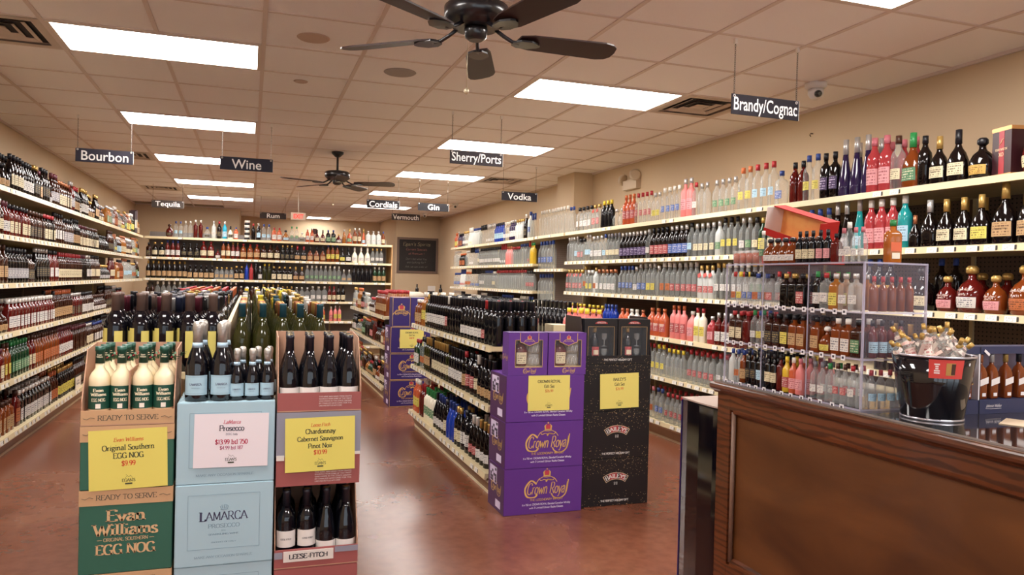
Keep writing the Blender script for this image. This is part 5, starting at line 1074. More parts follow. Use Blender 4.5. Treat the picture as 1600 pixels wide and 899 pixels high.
for k in range(2):
    x = 1.452+k*.262
    t = gift_window_box(x, -.60, .8585, .256, .11, .262, 'purple whisky gift box with window, '+('beside the centre aisle' if k == 0 else 'beside the black stack'), pur, (.045, .222, .05, .215), '', group='purple whisky gift boxes')
    F = MB(); F.v += [(.075, -.001, .262), (.195, -.001, .262), (.195, -.001, .205), (.135, -.001, .182), (.075, -.001, .205)]; F.face([4, 3, 2, 1, 0], pur)
    q = []; ribbon([(.075, .26), (.075, .205), (.135, .182), (.195, .205), (.195, .26)], .003, .003, q)
    for f in q: F.v += [(p[0], -.0016, p[1]) for p in f]; n = len(F.v); F.face([n-4, n-3, n-2, n-1], pgold)
    crown_logo(F, .135, .225, .11, -.0018); F.build('flap', t)
    L = MB(); script(L, .14, .018, .09, -.0012, pgold)
    if k == 0: script(L, .055, .1, .1, -.0012, pgold, right=(0, -1, 0))
    for q in ((.043, .224, .048, .05), (.043, .224, .215, .217), (.043, .045, .048, .217), (.222, .224, .048, .217)): L.box(q[0], q[1], -.0008, 0, q[2], q[3], pgold)
    L.build('lettering', t)
    whisky_bottle((x+.095, -.548, .8615+.05), 'whisky bottle behind the window of the purple gift box '+('beside the aisle' if k == 0 else 'beside the black stack'))
    MB().box(x+.01, x+.246, -.59, -.505, .8612, .9105, kraft).build('box_insert', None, label='card insert raising the bottle inside the '+('aisle side' if k == 0 else 'inner')+' purple box', cat='insert')
    for j in range(2): tumbler((x+.18, -.55, .911+j*.0775), ['lower', 'upper'][j]+' rocks glass in the purple gift box '+('beside the aisle' if k == 0 else 'beside the black stack'))
card('price_card', 'yellow whisky gift set card on the purple cases', (1.583, -.609, .640), .277, .217, 'dfd070',
     [('CROWN ROYAL', .082, .79, '4a4638', 'r'), ('Gift Set', .082, .65, '4a4638', 'r'), ('$26.99', .078, .52, 'd98a4a', 'r')], tilt=.0)
# --- black cream-liqueur stack
def speckle():
    m = mat('speckled_black', '121116', .4); nt_ = m.node_tree; b = nt_.nodes['Principled BSDF']; L_ = nt_.links
    tc = nt_.nodes.new('ShaderNodeTexCoord'); vo = nt_.nodes.new('ShaderNodeTexVoronoi'); vo.inputs['Scale'].default_value = 170
    nz = nt_.nodes.new('ShaderNodeTexNoise'); nz.inputs['Scale'].default_value = 6
    sp = nt_.nodes.new('ShaderNodeSeparateXYZ'); L_.new(tc.outputs['Object'], sp.inputs[0]); L_.new(tc.outputs['Object'], vo.inputs['Vector']); L_.new(tc.outputs['Object'], nz.inputs['Vector'])
    def mth(op, a, v):
        n = nt_.nodes.new('ShaderNodeMath'); n.operation = op; L_.new(a, n.inputs[0])
        if isinstance(v, float): n.inputs[1].default_value = v
        else: L_.new(v, n.inputs[1])
        return n.outputs[0]
    # print fades away from the top edge (z = .305) and, weakly, from the bottom edge
    top = mth('MULTIPLY', mth('MAXIMUM', mth('SUBTRACT', sp.outputs[2], .16), 0.0), 2.6); bot = mth('MULTIPLY', mth('MAXIMUM', mth('MULTIPLY', mth('SUBTRACT', sp.outputs[2], .10), -1.0), 0.0), 2.2)
    th = mth('MULTIPLY', mth('MAXIMUM', top, bot), nz.outputs[0]); wn = nt_.nodes.new('ShaderNodeTexWhiteNoise'); L_.new(vo.outputs['Position'], wn.inputs[0])
    k = mth('MULTIPLY', mth('LESS_THAN', vo.outputs['Distance'], .3), mth('LESS_THAN', wn.outputs[0], mth('MULTIPLY', th, 1.6)))
    mx = nt_.nodes.new('ShaderNodeMix'); mx.data_type = 'RGBA'; mx.inputs[6].default_value = (*lin('121116'), 1); mx.inputs[7].default_value = (*lin('d8b888'), 1); L_.new(k, mx.inputs[0]); L_.new(mx.outputs[2], b.inputs['Base Color']); return m
spk = speckle(); bw = mat('print_white', 'dcd8d4', .5); bred = mat('print_bred', 'a23a3c', .5); bgold = mat('print_bgold', 'b89468', .5)
def arc_logo(L, cx, z, s, y):
    r = .22*s
    def band(r0, r1, a, m, yy, c0=-1, c1=1, nn=12):
        for i in range(nn):
            t0 = a*(c0+(c1-c0)*i/nn); t1 = a*(c0+(c1-c0)*(i+1)/nn)
            L.quad(*[(cx+R_*math.sin(t), yy, z-r+R_*math.cos(t)) for R_, t in ((r0, t0), (r0, t1), (r1, t1), (r1, t0))], m)
    band(r*.88, r*1.22, .60, bgold, y); band(r*.9, r*1.2, .575, bw, y-.0002); band(r*.91, r*1.19, .565, blackc, y-.0004); band(r*.91, r*1.19, .565, bred, y-.0006, -.62, .1); band(r*.91, r*1.19, .565, bred, y-.0006, .35, .85)
    letters(L, 'BAILEYS', (cx, y-.0008, z-r+r*.96), r*.18, bw, thick=.2, thin=.09, arc=r*.98, width=None, xs=1.15, track=.10)
    for sx in (-1, 1):
        for sz in (0, 1):
            L.tube([(cx+sx*.012*s+.008*s*math.cos(t), y, z-.075*s+sz*.016*s+.006*s*math.sin(t)) for t in [2*PI*i/8 for i in range(8)]], .0016*s, bw, 4, True)
bx, bwid, bd, bh = 1.975, .485, .30, .305
for k in range(3):
    t = closed_case((bx, -.56, .001+k*bh), bwid, bd, bh-.0008, spk, ['black speckled liqueur case at the bottom of its stack', 'black speckled liqueur case in the middle showing its arched logo', 'black speckled liqueur case at the top behind yellow card'][k], 'liqueur_gift_case', 'case', 'black speckled liqueur cases')
    L = MB(); arc_logo(L, bwid*.51, .185, .62, -.0015); letters(L, 'THE PERFECT HOLIDAY GIFT', (bwid*.5, -.0015, .027), .012, bw, serif=False, thick=.2, thin=.13, width=.2)
    L.build('lettering', t)
t = thing('display_tray', 'black speckled open tray holding liqueur gift boxes on the black stack', 'display tray', (bx, -.56, .001+3*bh))
MB().box(0, bwid, 0, .003, 0, .055, spk).box(0, bwid, .003, bd, 0, .003, spk).build('front_lip', t)
MB().prism([(.003, .003), (.003, .06), (.06, .30), (bd, .30), (bd, .003)], 0, .003, mat('carton_dark_side', '3a2c24', .6), 'x').prism([(.003, .003), (.003, .06), (.06, .30), (bd, .30), (bd, .003)], bwid-.003, bwid, blackc, 'x').build('side_wall', t)
L = MB(); letters(L, 'THE PERFECT HOLIDAY GIFT', (bwid*.5, -.001, .022), .012, bw, serif=False, thick=.2, thin=.13, width=.2); L.build('lettering', t)
for k in range(2):
    x = bx+.008+k*.238
    t = gift_window_box(x, -.548, .001+3*bh+.0035, .232, .11, .285, 'black liqueur gift box with window, '+('beside the purple stack' if k == 0 else 'beside the vodka wall aisle'), blackc, (.025, .208, .035, .235), '', group='black liqueur gift boxes')
    L = MB(); L.v += [(.116+.045*math.cos(a), -.001, .255+.018*math.sin(a)) for a in [PI*i/6 for i in range(7)]]; L.face(list(range(len(L.v)))[::-1], bred); letters(L, 'BAILEYS', (.116, -.0016, .258), .009, bw, width=.06)
    for q in ((.023, .21, .033, .035), (.023, .21, .235, .237), (.023, .025, .033, .237), (.208, .21, .033, .237)): L.box(q[0], q[1], -.0008, 0, q[2], q[3], bgold)
    L.build('lettering', t)
    o = bottle('liqueur_bottle', (x+.095, -.495, .001+3*bh+.008), 0, 'round', 'black', 'gold', 'none', .78, True, 'black cream liqueur bottle inside the black gift box '+('beside the purple stack' if k == 0 else 'beside the aisle'), 'cream liqueur bottle', 'cream liqueur bottles in gift boxes')
    l = MB(); Rr = scale_shape('round', .78)[0]; label_patch(l, Rr, .045, .1, 55, mat('bl_red', 'b8484a', .5), n=8); label_patch(l, Rr, .05, .08, 35, mat('bl_cream', 'dccbb0', .5), off=.0016, n=6); l.build('label', o)
    for j in range(2):
        g_ = MB().rings(R2((0, .02), (.003, .02), (.006, .003), (.04, .003), (.05, .018), (.085, .02)), glass_m, 14, capt=False).build('stem_glass', None, (x+.168, -.49, .001+3*bh+.008+j*.1), 0, label=['lower', 'upper'][j]+' small stemmed glass in the black box '+('beside the purple stack' if k == 0 else 'beside the aisle'), cat='glass', group='stemmed glasses in black gift boxes')
card('price_card', 'yellow liqueur gift set card on the black cases', (2.094, -.568, .628), .277, .225, 'dfd070',
     [("BAILEY'S", .082, .79, '4a4638', 'r'), ('Gift Set', .082, .65, '4a4638', 'r'), ('$26.99', .078, .52, 'd98a4a', 'r')], tilt=-.025)
# --- second purple stack deeper in the shop
for k in range(3):
    t = crown_case(1.44, 3.26, .001+k*.2985, .46, .34, .298, ['navy purple whisky case at the bottom of the rear stack', 'navy purple whisky case in the middle of the rear stack', 'navy purple whisky case behind the rear yellow card'][k], 'rear purple whisky cases', pnav)
    L = MB()
    for q in ((.003, .457, .003, .007), (.003, .457, .289, .293), (.003, .007, .003, .293), (.453, .457, .003, .293)): L.box(q[0], q[1], -.0012, 0, q[2], q[3], pgold)
    L.build('gold_border', t)
t = closed_case((1.46, 3.27, .8965), .20, .2, .325, pnav, 'navy gift carton with gold edges standing on the rear purple stack', 'whisky_gift_carton', 'gift carton', 'navy gift cartons on the rear stack')
L = MB(); crown_logo(L, .1, .19, .3, -.0015); script(L, .1, .14, .16, -.0015, pgold)
for q in ((0, .2, 0, .004), (0, .2, .318, .322), (0, .004, 0, .322), (.196, .2, 0, .322)): L.box(q[0], q[1], -.0012, 0, q[2], q[3], pgold)
L.build('lettering', t)
t = closed_case((1.665, 3.27, .8965), .20, .2, .325, pnav, 'navy gift carton printed with a bottle on the rear purple stack', 'whisky_gift_carton', 'gift carton', 'navy gift cartons on the rear stack')
L = MB(); yy = -.0015
L.v += [(.1+a, yy, b) for a, b in ((-.05, .06), (.05, .06), (.068, .13), (.05, .19), (.02, .215), (.02, .27), (-.02, .27), (-.02, .215), (-.05, .19), (-.068, .13))]; L.face(list(range(10)), mat('print_whisky', '3a1a1c', .4))
L.box(.078, .122, yy-.0004, yy, .27, .3, pgold).box(.062, .138, yy-.0006, yy-.0003, .085, .165, lm('cream')); crown_logo(L, .1, .14, .1, yy-.001); L.build('printed_bottle', t)
card('price_card', 'yellow gift set card on the rear navy purple case', (1.545, 3.253, .655), .27, .21, 'dfd070', [('CROWN ROYAL', .082, .79, '4a4638', 'r'), ('Gift Set', .082, .65, '4a4638', 'r'), ('$48.99', .078, .5, 'c84a30', 'r')])
# small display box and card seen on the bourbon side
card('price_card', 'white shelf card with two lines at the bourbon wall base', (-1.786, 3.9, .167), .26, .13, 'e8dcc8', [('Gourmet', .16, .6, '6a6058', 'r'), ('Stuffed Olives', .16, .35, '6a6058', 'r')], rz=PI/2, logo=False)
carton((2.06, .08, 1.0005), .16, .12, .13, 'cfc2a4', 'cream', 'small beige box on the liqueur gondola near the purple stack', rz=-PI/2)
# items on the counter under the chalkboard at the rear
t = thing('rear_counter', 'dark service counter below the chalkboard', 'counter', (2.75, 9.9, 0))
MB().box(0, 1.35, 0, .55, 0, .98, mat('dark_counter', '3a302c', .5)).build('body', t); MB().box(-.02, 1.37, -.02, .57, .98, 1.02, mat('dark_top', '1e1a1c', .3)).build('top', t)
MB().rings([(0, .33, .2, 2.2), (.05, .34, .2, 2.4), (.1, .3, .17, 2.4), (.14, .2, .1, 2.4)], mat('white_cover', 'd8ccbc', .6), 22).build('draped_cover', None, (3.1, 10.1, 1.0205), label='white draped cover lying on the rear service counter', cat='cover')
t = thing('card_reader', 'black terminal with a white paper on the rear counter', 'terminal', (3.52, 10.05, 1.0205)); MB().prism([(-.08, 0), (.08, 0), (.06, .16), (-.06, .16)], -.05, .05, mat('terminal', '1c1a1c', .5), 'y').build('body', t); MB().box(-.08, .08, -.055, -.05, .16, .27, mat('paper_w', 'd8d4d0', .6)).build('paper', t)
for k, (x, lab) in enumerate(((3.30, 'lone dark wine bottle standing before the chalkboard frame'), (3.72, 'dark bottle leaning beside the terminal on the rear counter'))):
    bottle('wine_bottle', (x, 10.02 if k else 10.39, 1.0205), 0, 'wine', 'wine', 'black', 'cream' if k else 'none', 1.0, False, lab, 'wine bottle')

# ---------------------------------------------------------------- counter
def wood():
    m = mat('counter_wood', '5c2c14', .32, coat=.25); nt_ = m.node_tree; b = nt_.nodes['Principled BSDF']; L_ = nt_.links
    tc = nt_.nodes.new('ShaderNodeTexCoord'); mp = nt_.nodes.new('ShaderNodeMapping'); mp.inputs['Scale'].default_value = (6, 1.6, 9)
    n1 = nt_.nodes.new('ShaderNodeTexNoise'); n1.inputs['Scale'].default_value = 1.6; n1.inputs['Detail'].default_value = 3; n1.inputs['Distortion'].default_value = 1.5
    wv = nt_.nodes.new('ShaderNodeTexWave'); wv.bands_direction = 'Z'; wv.inputs['Scale'].default_value = 1.6; wv.inputs['Distortion'].default_value = 9; wv.inputs['Detail'].default_value = 4; wv.inputs['Detail Scale'].default_value = 1.4
    n2 = nt_.nodes.new('ShaderNodeTexNoise'); n2.inputs['Scale'].default_value = 2.2; n2.inputs['Detail'].default_value = 6
    L_.new(tc.outputs['Object'], mp.inputs[0]); L_.new(mp.outputs[0], wv.inputs['Vector']); L_.new(mp.outputs[0], n1.inputs['Vector']); L_.new(tc.outputs['Object'], n2.inputs['Vector'])
    cr = nt_.nodes.new('ShaderNodeValToRGB'); e = cr.color_ramp.elements; e[0].position = .08; e[0].color = (*lin('482411'), 1); e[1].position = .5; e[1].color = (*lin('67361b'), 1)
    L_.new(wv.outputs[0], cr.inputs[0]); mx = nt_.nodes.new('ShaderNodeMix'); mx.data_type = 'RGBA'; mx.blend_type = 'MULTIPLY'; mx.inputs[0].default_value = .55
    cr2 = nt_.nodes.new('ShaderNodeValToRGB'); cr2.color_ramp.elements[0].position = .3; cr2.color_ramp.elements[0].color = (.5, .46, .42, 1); cr2.color_ramp.elements[1].position = .65
    L_.new(n2.outputs[0], cr2.inputs[0]); L_.new(cr.outputs[0], mx.inputs[6]); L_.new(cr2.outputs[0], mx.inputs[7]); L_.new(mx.outputs[2], b.inputs['Base Color']); return m
def panel_wood():
    m = mat('panel_wood', '5a3216', .38, coat=.15); nt_ = m.node_tree; b = nt_.nodes['Principled BSDF']; L_ = nt_.links
    tc = nt_.nodes.new('ShaderNodeTexCoord'); n = nt_.nodes.new('ShaderNodeTexNoise'); n.inputs['Scale'].default_value = 2.4; n.inputs['Detail'].default_value = 7; n.inputs['Distortion'].default_value = .6
    mp = nt_.nodes.new('ShaderNodeMapping'); mp.inputs['Scale'].default_value = (1, .8, 2); L_.new(tc.outputs['Object'], mp.inputs[0]); L_.new(mp.outputs[0], n.inputs['Vector'])
    cr = nt_.nodes.new('ShaderNodeValToRGB'); e = cr.color_ramp.elements; e[0].position = .3; e[0].color = (*lin('40210f'), 1); e[1].position = .72; e[1].color = (*lin('6b401f'), 1); L_.new(n.outputs[0], cr.inputs[0]); L_.new(cr.outputs[0], b.inputs['Base Color']); return m
wd, pwd = wood(), panel_wood(); worn = mat('worn_edge', '8a6a58', .45, noise=.4, nscale=60); ctop = mat('counter_glass_top', '2a2626', .06, coat=.6)
CX, CY0, CY1 = 1.66, -2.405, -5.4
t = thing('service_counter', 'long dark stained wooden counter with framed front panel and glossy top', 'counter', (CX, CY0, 0))
MB().box(.03, .55, CY1-CY0, -.02, 0, 1.03, pwd).build('carcass', t)
MB().box(0, .03, -.075, 0, 0, 1.035, wd).build('end_stile', t)
MB().box(0, .03, CY1-CY0, -.0755, .975, 1.035, wd).build('top_rail', t)
MB().box(0, .03, CY1-CY0, -.0755, 0, .40, wd).build('bottom_rail', t)
MB().box(0, .55, -.001, 0, 0, 1.03, wd).build('end_panel', t)
MB().box(.022, .03, CY1-CY0, -.0755, .40, .975, pwd).build('front_panel', t)
m = MB().tube([(.012, -.084, .408), (.012, -.084, .967)], .0085, worn, 8); m.build('panel_moulding', t)
m = MB().prism([(.0, .975), (.003, .963), (.012, .958), (.022, .95), (.022, .975)], CY1-CY0, -.092, wd, 'y')
m.prism([(.0, .40), (.003, .412), (.012, .417), (.022, .425), (.022, .40)], CY1-CY0, -.092, wd, 'y'); m.build('panel_moulding', t)
m = MB().prism([(.0, 1.030), (-.006, 1.036), (-.012, 1.040), (-.022, 1.046), (-.026, 1.054), (-.024, 1.064), (-.016, 1.07), (.05, 1.07), (.05, 1.03)], CY1-CY0, .02, wd, 'y'); m.build('edge_moulding', t)
MB().box(-.018, -.0135, CY1-CY0, .0, 1.0695, 1.0715, worn).build('worn_strip', t)
MB().box(.0, .56, CY1-CY0, .012, 1.0705, 1.0765, ctop).box(-.004, .0, CY1-CY0, .012, 1.0705, 1.0765, mat('top_trim', 'b8b0ae', .25, metal=.7)).build('counter_top', t)
# black glossy cabinet at the end of the counter
t = thing('drinks_cooler', 'glossy black cooler with curved door standing at the counter end', 'cooler', (1.72, -2.36, 0))
cb = mat('cooler_black', '0b0a12', .07, coat=.8); cpur = mat('cooler_side', '2a1c52', .2)
MB().box(.03, .38, 0, .30, 0, .95, cb).build('cabinet', t)
pts = [(.03, 0), (.006, .0), (-.004, .06), (-.008, .15), (-.004, .24), (.006, .292), (.03, .292)]
MB().prism(pts[::-1], .02, .945, cb).build('door', t); MB().box(.004, .03, .292, .30, .02, .945, cpur).build('door_edge', t)
MB().prism([(.38, 0), (.006, 0), (-.004, .06), (-.008, .15), (-.004, .24), (.006, .3), (.38, .3)][::-1], .95, .956, mat('cooler_top', 'a8968c', .35)).build('top_cover', t)

# ---------------------------------------------------------------- clear display of miniatures
TZ = 1.0768; DY0, DY1, DX0, DX1 = -3.088, -2.432, 1.662, 1.905
acr = mat('acrylic', 'd8d2e4', .03, alpha=.045, spec=.6); ace = mat('acrylic_edge', 'c8c2d6', .15, alpha=.45, spec=.6)
tiers = [TZ, 1.226, 1.365]; TOP = 1.513
t = thing('acrylic_display', 'clear three tier acrylic display case of miniatures on the counter', 'display case', (0, 0, 0)); t.location = (DX0, DY1, TZ)
O_ = Vector((DX0, DY1, TZ))
def abox(m, x0, x1, y0, y1, z0, z1, mm): m.box(x0-O_.x, x1-O_.x, y0-O_.y, y1-O_.y, z0-O_.z, z1-O_.z, mm)
for z in tiers+[TOP]:
    m = MB(); abox(m, DX0, DX1, DY0, DY1, z+.0002, z+.005, acr); abox(m, DX0-.001, DX0+.003, DY0, DY1, z, z+.0055, ace); abox(m, DX0, DX1, DY0-.001, DY0+.003, z, z+.0055, ace); m.build('shelf' if z > TZ and z < TOP else ('base_plate' if z == TZ else 'top_plate'), t)
m = MB(); abox(m, DX0, DX1, DY0, DY0+.004, TZ+.006, TOP, acr); abox(m, DX0, DX0+.005, DY0-.001, DY0+.005, TZ+.006, TOP, ace); abox(m, DX1-.005, DX1, DY0-.001, DY0+.005, TZ+.006, TOP, ace); m.build('side_panel', t)
m = MB(); abox(m, DX0, DX1, DY1-.004, DY1, TZ+.006, TOP, acr); abox(m, DX0, DX0+.005, DY1-.005, DY1, TZ+.006, TOP, ace); m.build('side_panel', t)
m = MB(); abox(m, DX1-.004, DX1, DY0+.005, DY1-.005, TZ+.006, TOP, acr); m.build('rear_panel', t)
for y in (-2.64, -2.86):
    for a, b in zip(tiers, tiers[1:]+[TOP]):
        m = MB(); abox(m, DX0+.004, DX1-.006, y-.0015, y+.0015, a+.0056, b, acr); abox(m, DX0+.002, DX0+.004, y-.0018, y+.0018, a+.0056, b, ace); m.build('divider', t)
tagw = mat('mini_tag', 'ece8ea', .5); tagk = mat('mini_tag_ink', '3a3440', .5)
for z in tiers:
    y = DY1-.02; k = 0
    while y > DY0+.03:
        m = MB(); abox(m, DX0-.0025, DX0-.001, y-.008, y+.008, z-.006, z+.010, tagw); abox(m, DX0-.003, DX0-.0024, y-.004, y+.004, z-.001, z+.006, tagk); m.build('price_tag', t)
        y -= .038+.012*((k*7) % 3)/2; k += 1
MS = {'m1': ('round', .37), 'm2': ('rect', .43), 'm3': ('tall', .36), 'm4': ('paddle', .38), 'm5': ('squat', .5), 'm6': ('wine', .36)}
MINI = 0
def mini(x, y, z, sh, gl, cp, lb, s, lab, rz=-PI/2, near=True, rot=None, grp=None):
    global MINI; MINI += 1
    return bottle('miniature_bottle', (x, y, z), rz, sh, gl, cp, lb, s, near, lab, 'miniature bottle', grp or 'miniatures in the clear display', rot, seg=12)
mr = random.Random(44)
tierprod = {
 0: [('round', 'frosted', 'blue', 'none', 1), ('round', 'clear', 'blue', 'orange', 1), ('round', 'amber', 'blue', 'tan', 1), ('tall', 'dark', 'black', 'black', 2), ('tall', 'dark', 'black', 'skyblue', 1), ('tall', 'dark', 'black', 'cream', 2), ('tall', 'ruby', 'black', 'none', 1), ('round', 'yellow', 'yellow', 'red', 1), ('round', 'orange', 'white', 'pink', 1), ('round', 'pink', 'pink', 'pink', 1), ('round', 'clear', 'grey', 'white', 2), ('round', 'clear', 'green', 'none', 1), ('tall', 'clear', 'brown', 'red', 2), ('tall', 'clear', 'red', 'white', 1), ('tall', 'clear', 'white', 'none', 2), ('round', 'clear', 'yellow', 'yellow', 1), ('round', 'clear', 'red', 'red', 3)],
 1: [('rect', 'brown', 'red', 'cream', 2), ('rect', 'ruby', 'red', 'none', 1), ('round', 'clear', 'green', 'white', 1), ('round', 'clear', 'blue', 'yellow', 1), ('rect', 'brown', 'black', 'black', 2), ('rect', 'brown', 'black', 'yellow', 1), ('rect', 'amber', 'black', 'tan', 3), ('squat', 'amber', 'white', 'yellow', 1), ('rect', 'amber', 'white', 'white', 2), ('rect', 'brown', 'black', 'green', 1), ('round', 'clear', 'gold', 'skyblue', 1), ('round', 'skyblue', 'black', 'white', 1), ('round', 'gold', 'black', 'cream', 1), ('round', 'pink', 'black', 'pink', 1), ('round', 'ruby', 'black', 'skyblue', 3)],
 2: [('round', 'clear', 'red', 'orange', 1), ('round', 'clear', 'yellow', 'yellow', 1), ('round', 'clear', 'black', 'blue', 2), ('rect', 'clear', 'blue', 'orange', 1), ('rect', 'clear', 'black', 'red', 1), ('round', 'clear', 'red', 'none', 1), ('rect', 'dark', 'gold', 'none', 2), ('rect', 'dark', 'black', 'red', 1), ('round', 'dark', 'green', 'white', 1), ('flask', 'clear', 'red', 'white', 1), ('rect', 'gold', 'silver', 'yellow', 1), ('rect', 'clear', 'silver', 'white', 2), ('round', 'clear', 'green', 'cream', 1), ('rect', 'clear', 'white', 'skyblue', 1), ('rect', 'ruby', 'black', 'white', 1), ('squat', 'gold', 'red', 'yellow', 3)]}
tn = ['bottom', 'middle', 'top']
for ti, prods in tierprod.items():
    seq = [p[:4] for p in prods for _ in range(p[4])]
    zt = tiers[ti]+.0062; yy = DY1-.010
    for k, (sh, gl, cp, lb) in enumerate(seq):
        s = {'round': .41, 'tall': .395, 'rect': .45, 'flask': .44, 'squat': .42, 'paddle': .41}[sh]; r_x = scale_shape(sh, s)[4]
        for yd in (-2.64, -2.86):
            if yy > yd > yy-2*r_x-.003: yy = yd-.003
        yc = yy-r_x; yy -= 2*r_x+.0015
        if yy < DY0+.008: break
        w0 = f"{ordw(k)} miniature along the {tn[ti]} tier front, {GW[gl]} with {cp} cap"
        mini(DX0+.024, yc, zt, sh, gl, cp, lb, s, w0)
        for rr in ((1,) if gl == 'clear' else (1, 2, 3)):
            if yc < DY0+.055: continue
            mini(DX0+.024+.040*rr, yc, zt+.0, sh, gl, cp, 'none' if rr > 1 else lb, s, f"{GW[gl]} miniature, {['second', 'third', 'fourth'][rr-1]} row deep on {tn[ti]} tier, {ordw(k)} along", near=False)
# the near side column: ranks of small bottles seen through the side panel
for ti, (sh, gl, cp, lb) in enumerate((('round', 'clear', 'red', 'skyblue'), ('round', 'ruby', 'black', 'skyblue'), ('round', 'amber', 'red', 'none'))):
    for k in range(4 if ti < 2 else 5):
        x = DX0+.062+.036*k if ti < 2 else DX0+.062+.034*k
        mini(x, DY0+.024, tiers[ti]+.0062, sh, gl, cp, lb, .385 if ti < 2 else .36, f"{GW[gl]} miniature with {cp} cap seen through end panel, {tn[ti]} tier, {ordw(k)} from front", rz=-.3)
# bottles and boxes on top of the display
tz = TOP+.0057
def onTop(y, sh, gl, cp, lb, s, lab, x=DX0+.03, near=True): return mini(x, y, tz, sh, gl, cp, lb, s, lab, near=near, grp='miniatures standing on top of the display')
for k, y in enumerate((-2.46, -2.497, -2.534, -2.57)): tm_ = MB(); tm_.rings(R2((0, .014), (.002, .0165), (.05, .0185), (.05, .017), (.045, .0165)), glass_m, 14); tm_.rings(R2((.004, .015), (.04, .0165)), mat('sample_amber', 'b0481a', .15, alpha=.9), 14); tm_.build('sample_cup', None, (DX0+.03, y, tz), 0, label=f"small cup of amber spirit on the display, {ordw(k)} from its far end", cat='sample cup', group='amber sample cups on the display')
onTop(-2.602, 'tall', 'clear', 'white', 'green', .38, 'clear miniature with green label on display, beside the amber cups')
for k, y in enumerate((-2.635, -2.672, -2.71, -2.745)): onTop(y, 'squat', 'amber', 'black', 'white', .44, f"round amber miniature with black cap on the display top, {ordw(k)} along", x=DX0+.035)
for k, y in enumerate((-2.785, -2.815, -2.845, -2.878, -2.91)): onTop(y, 'round', 'black', 'black', 'pink' if k > 2 else 'cream', .36, f"black miniature with pale oval label on the display top, {ordw(k)} along")
onTop(-2.945, 'rect', 'ruby', 'black', 'none', .36, 'tiny amber flask beside the black miniatures on the display top')
for k, (y, s) in enumerate(((-2.975, .36), (-2.997, .42), (-3.022, .36), (-3.05, .36))): onTop(y, 'round', 'clear', 'pink' if k != 1 else 'white', 'white', s, f"clear miniature near the display corner, {ordw(k)} of four, {'pink' if k != 1 else 'white'} cap")
for k in range(5): onTop(-2.64-.04*k, 'squat', 'amber', 'brown', 'none', .46, f"round amber miniature in the back row on the display top, {ordw(k)} along", x=DX0+.095)
# larger flask with green cap
o = bottle('spirit_flask', (1.80, -3.055, tz), -PI/2+1.3, 'rect', 'orange', 'green', 'none', .52, True, 'orange glass flask with green cap on the display near corner', 'spirit flask')
gmat = mat('orange_spirit', 'b4641c', .05, alpha=.8); o.data.materials[0] = gmat
l = MB().box(-.012, .012, -.0190, -.0184, .012, .03, mat('barcode_w', 'e8dcc8', .5)).box(-.016, .016, -.0188, -.0183, .034, .062, mat('orange_lab', 'd8653a', .5)); l.build('back_label', o)
# red cartons
redc = mat('carton_red', 'a8241e', .8, spec=.2); yel = mat('flame_yellow', 'f0c070', .5, noise=1, nscale=18, col2='d85a2c'); whc = mat('carton_white', 'e8dcd4', .5)
t = thing('red_carton', 'flat red carton lying on the display under the tilted one', 'carton', (1.815, -2.62, tz)); MB().box(-.05, .06, -.17, .14, 0, .045, redc).build('carton', t)
t = place('open_carton', None, None, (1.79, -2.60, tz+.085), rot=(math.radians(17), math.radians(-6), 0), label='open red carton with flame print tilted on top of the display', cat='carton')
m = MB().box(.075, .079, -.15, .12, 0, .10, yel); m.build('printed_back', t)
MB().box(.0, .075, -.15, .12, -.003, 0, yel).build('bottom', t); MB().box(.0, .079, -.153, -.15, -.003, .10, redc).build('side_panel', t); MB().box(.0, .079, .12, .123, -.003, .1, whc).build('side_panel', t)
MB().box(.03, .08, -.153, .123, .10, .103, redc).build('top_panel', t); MB().box(-.003, 0, -.153, .123, -.003, .022, redc).build('front_lip', t)

# ---------------------------------------------------------------- ice bucket of miniatures
BXc, BYc = 1.800, -3.205
t = thing('ice_bucket', 'black glossy ice bucket with red sticker, full of small bottles', 'bucket', (BXc, BYc, TZ)); bk = mat('bucket_black', '0d0d14', .08, coat=.6); rim = mat('bucket_rim', 'c8c4cc', .25, metal=.7)
BR = R2((.004, .078), (.006, .0785), (.1, .093), (.178, .104), (.178, .1015), (.1, .0905), (.012, .077))
MB().rings(BR, bk, 48, capb=True, capt=True).build('body', t); MB().tube([(.105*math.cos(a), .105*math.sin(a), .180) for a in [2*PI*k/40 for k in range(40)]], .0032, rim, 8, True).build('rim', t)
MB().rings(R2((0, .0795), (.004, .0805), (.007, .0795)), rim, 40).build('foot_ring', t)
RB = R2((.0, .077), (.006, .0785), (.178, .104))
l = MB(); label_patch(l, RB, .122, .174, 25, mat('sticker_red', 'd5473f', .45), off=.0006, n=10, rot=-120); s_ = l.build('sticker', t)
l = MB(); label_patch(l, RB, .131, .165, 6.5, mat('sticker_gold', 'b98a4a', .4), off=.0012, n=4, rot=-115); label_patch(l, RB, .133, .163, 3, mat('sticker_dark', '4a2c1c', .5), off=.0014, n=3, rot=-111); s_ = l.build('sticker_picture', t)
l = MB(); q = random.Random(2)
for k in range(5): label_patch(l, RB, .135+.006*k, .139+.006*k, 2+q.random()*2, mat('sticker_white', 'f2ddd6', .5), off=.0012, n=2, rot=-134, nz=1)
l.build('sticker_text', t); l = MB(); label_patch(l, RB, .158, .166, 1.7, tagw, off=.001, n=2, rot=-83); l.build('price_tag', t)
MB().rings(R2((.125, .094), (.13, .0935)), mat('bucket_fill', 'b8a8a0', .6), 30).build('false_bottom', t)
q = random.Random(8); bkl = []
